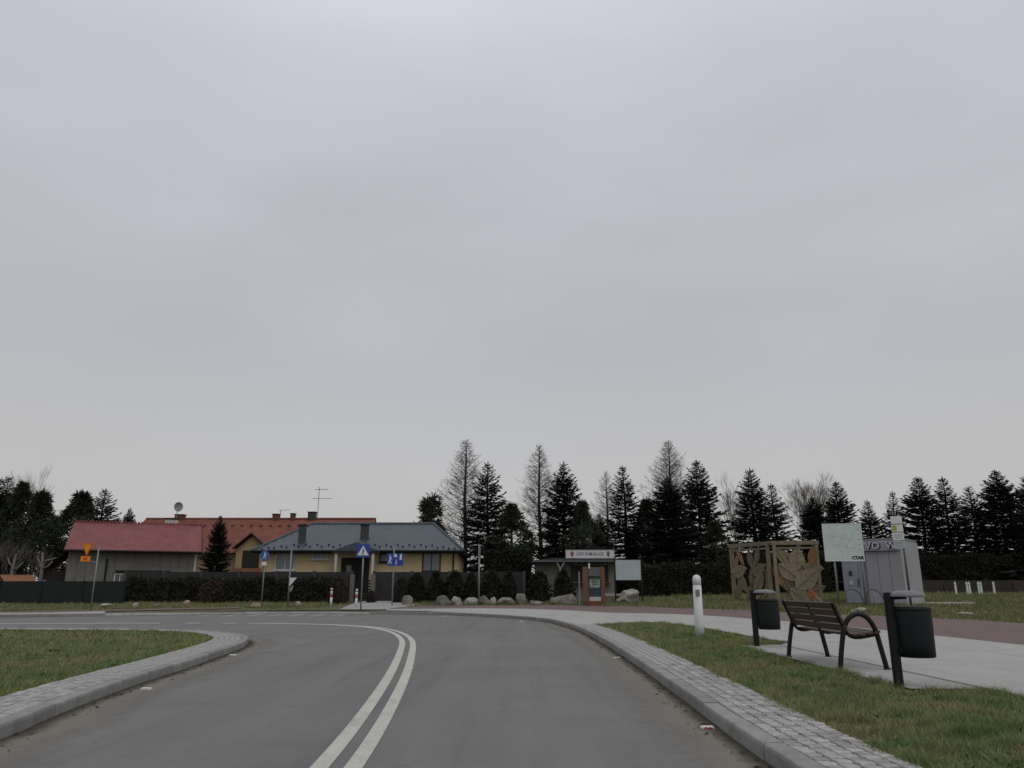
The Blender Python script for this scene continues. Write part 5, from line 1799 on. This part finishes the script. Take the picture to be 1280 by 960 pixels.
# striped posts
for u, v, lab in ((413.5, 757.5, 'white and red striped post left of the crossing sign, farther one'), (445, 758.5, 'white and red striped post right beside the crossing sign pole')):
    p = gp(u, v)
    r = thing('striped_post', lab, 'post', (p.x, p.y, p.z - .03), 0, 'striped posts at the side street')
    H = 21.5 / ppm(p.y)
    for k, (a, b, m) in enumerate(((0, .52, 'white_plastic'), (.52, .68, 'red'), (.68, .86, 'white_plastic'), (.86, .93, 'red'), (.93, 1.0, 'white_plastic'))):
        MB().lathe([(.062, a * H), (.062, b * H - .001)] + ([(.04, b * H + .02), (.005, b * H + .03)] if b == 1.0 else []), 12).build('shaft' if k == 0 else 'band', m, r, True)

# ---- boulders and stones
def rock(name, label, u0, u1, vb, vt, m, group, seed, flat_=.8):
    p = gp((u0 + u1) / 2, vb)
    k_ = ppm(p.y)
    w, h = (u1 - u0) / k_, (vb - vt) / k_
    rd = random.Random(seed)
    bm = bmesh.new()
    bmesh.ops.create_icosphere(bm, subdivisions=3, radius=1)
    planes = [(Vector((rd.gauss(0, 1), rd.gauss(0, 1), rd.gauss(.2, .8))).normalized(), rd.uniform(.48, .85)) for _ in range(14)]
    for v in bm.verts:
        c = v.co.copy()
        for nrm, dd in planes:
            e = c.dot(nrm) - dd
            if e > 0:
                c -= nrm * e * .97
        c += c.normalized() * (noise.noise(c * 2.2 + Vector((seed, 0, 0))) * .10 + noise.noise(c * 6 + Vector((0, seed, 0))) * .035)
        v.co = c
    me = bpy.data.meshes.new(name)
    xs_ = [v.co.x for v in bm.verts]
    zs_ = [v.co.z for v in bm.verts]
    sx = w / (max(xs_) - min(xs_))
    z_lo, z_hi = min(zs_), max(zs_)
    sz = h * 1.3 / (z_hi - z_lo)
    for v in bm.verts:
        v.co = Vector((v.co.x * sx, v.co.y * w * .42, (v.co.z - z_lo) * sz - h * .3))
    bm.to_mesh(me)
    bm.free()
    me.materials.append(M[m])
    o = link(name, me, None, (p.x, p.y + w * .3, p.z))
    tag(o, label, 'stone', group)
    return o
GB = 'boulders along the evergreen shrubs'
for k, (a, b, vb, vt, m, lab) in enumerate((
        (500, 515, 756, 744.5, 'rock', 'grey boulder at the left end of the row, by the side street corner'),
        (541, 562, 757, 744.5, 'rock', 'dark mossy boulder with flat top in the left of the row'),
        (562.5, 577, 756.5, 745.5, 'rock_pale', 'pale angular boulder leaning right of the mossy one'),
        (578, 586, 756, 750, 'rock', 'smallest stone wedged between two pale boulders'),
        (583, 598, 755.5, 747, 'rock_pale', 'pale sloping boulder just left of the lone grey pole'),
        (597, 614, 755, 744.5, 'rock', 'grey boulder directly right of the lone grey pole'),
        (611.5, 621, 755.5, 746.5, 'rock_pale', 'small rounded boulder between two bigger ones right of the pole'),
        (622, 644, 756, 747, 'rock', 'long low boulder in the right of the row'),
        (644.5, 657, 755.5, 742.5, 'rock', 'upright pointed boulder at the right end of the row'),
        (660, 678, 756, 751, 'rock', 'very low stone between the pointed boulder and the long flat one'),
        (686, 721, 755.5, 743, 'rock', 'long flat boulder left of the information stand'),
        (774, 800, 752.5, 736.5, 'rock_pale', 'largest pale boulder below the blank notice board'),
        (769, 788, 754, 746, 'rock', 'darker low boulder in front of the largest pale one'))):
    rock('boulder', lab, a, b, vb, vt, m, GB, 80 + k)
for k, (a, b, vb, vt, m, lab) in enumerate((
        (122, 136, 759, 754.5, 'rock_pale', 'whitish flat stone on the verge right of the yield sign'),
        (163, 171, 758.5, 753.5, 'rock_pale', 'small pale round stone, second from the yield sign'),
        (190, 199, 758, 755, 'rock', 'small dull grey stone, third from the yield sign'),
        (227, 236.5, 758, 750.5, 'rock_pink', 'pinkish upright stone, fourth from the yield sign'),
        (312, 326, 759, 753, 'rock_pink', 'pinkish stone at the foot of the round blue sign'),
        (368.5, 375, 758.5, 752, 'rock_pale', 'pale tilted stone right of the chevron sign post'))):
    rock('verge_stone', lab, a, b, vb, vt, m, 'stones on the left verge', 120 + k)
for k, (a, b, vb, vt, lab) in enumerate(((1064, 1072, 765, 762, 'smaller pale flat stone in the grass below the map board'), (1070, 1086, 764, 759.5, 'larger pale flat stone in the grass below the map board'), (1200, 1219, 769.5, 765.5, 'pale flat stone in the grass right of the near bin'))):
    rock('flat_stone', lab, a, b, vb, vt, 'rock_pale', 'pale stones behind the cycle path', 140 + k)
p = gp(1175, 754.5)
o = MB().box((0, 0, 0), (3.2, .5, .1)).build('kerb_slab', 'slabpale', None, bevel=.01)
o.location = (p.x, p.y, p.z + .02)
tag(o, 'long pale concrete slab in the grass right of the kiosk', 'slab')

# ---- road studs by the kerbs
for u, v, m, lab in ((884, 911, 'studred', 'red and white road stud nearest the camera by the right kerb'), (771, 823, 'studred', 'red and white road stud farther along the right kerb'), (183, 862, 'studwhite', 'white road stud by the island kerb, nearer one'), (291, 819.5, 'studwhite', 'white road stud near the tip of the island'), (556, 770.5, 'studwhite', 'tiny pale road stud by the far curve of the kerb'), (652, 777, 'studwhite', 'tiny pale road stud where the kerb starts to curve')):
    d_ = ray(u, v)
    t = -CAM_H / d_.z
    r = thing('road_stud', lab, 'road stud', (d_.x * t, d_.y * t, .0), 0, 'road studs along the kerbs')
    MB().add([(-.06, -.05, 0), (.06, -.05, 0), (.06, .05, 0), (-.06, .05, 0), (-.05, -.025, .024), (.05, -.025, .024), (.05, .025, .024), (-.05, .025, .024)], [(4, 5, 6, 7), (0, 1, 5, 4), (1, 2, 6, 5), (2, 3, 7, 6), (3, 0, 4, 7)]).build('stud_body', 'studwhite', r)
    MB().box((0, -.043, .012), (.085, .012, .014)).build('reflector', m, r)
# ---- dead leaves and crumbs in the gutters
rd = random.Random(77)
lt = MB()
for path, sg in ((KR, -1), (KI, 1)):
    vis = [p_ for p_ in path if 4 < p_.length < 30 and p_.y > 4]
    for k in range(330):
        i = int(len(vis) * rd.random() ** 1.3)
        i = min(max(1, i), len(vis) - 2)
        t = (vis[i + 1] - vis[i - 1]).normalized()
        off = .03 + abs(rd.gauss(0, .12))
        p_ = vis[i] + Vector((t.y, -t.x)) * sg * off
        s = rd.uniform(.008, .028)
        a = rd.uniform(0, 6.28)
        c_, s_ = math.cos(a) * s, math.sin(a) * s
        lt.add([(p_.x - c_, p_.y - s_, .012), (p_.x + s_ * .5, p_.y - c_ * .5, .012 + rd.uniform(.005, .02)), (p_.x + c_, p_.y + s_, .013), (p_.x - s_ * .5, p_.y + c_ * .5, .012 + rd.uniform(.002, .015))], [(0, 1, 2, 3)])
ltr = lt.build('leaf_litter', 'litter')
stuff(tag(ltr, 'dead leaves and crumbs lying in the gutters', 'litter'))
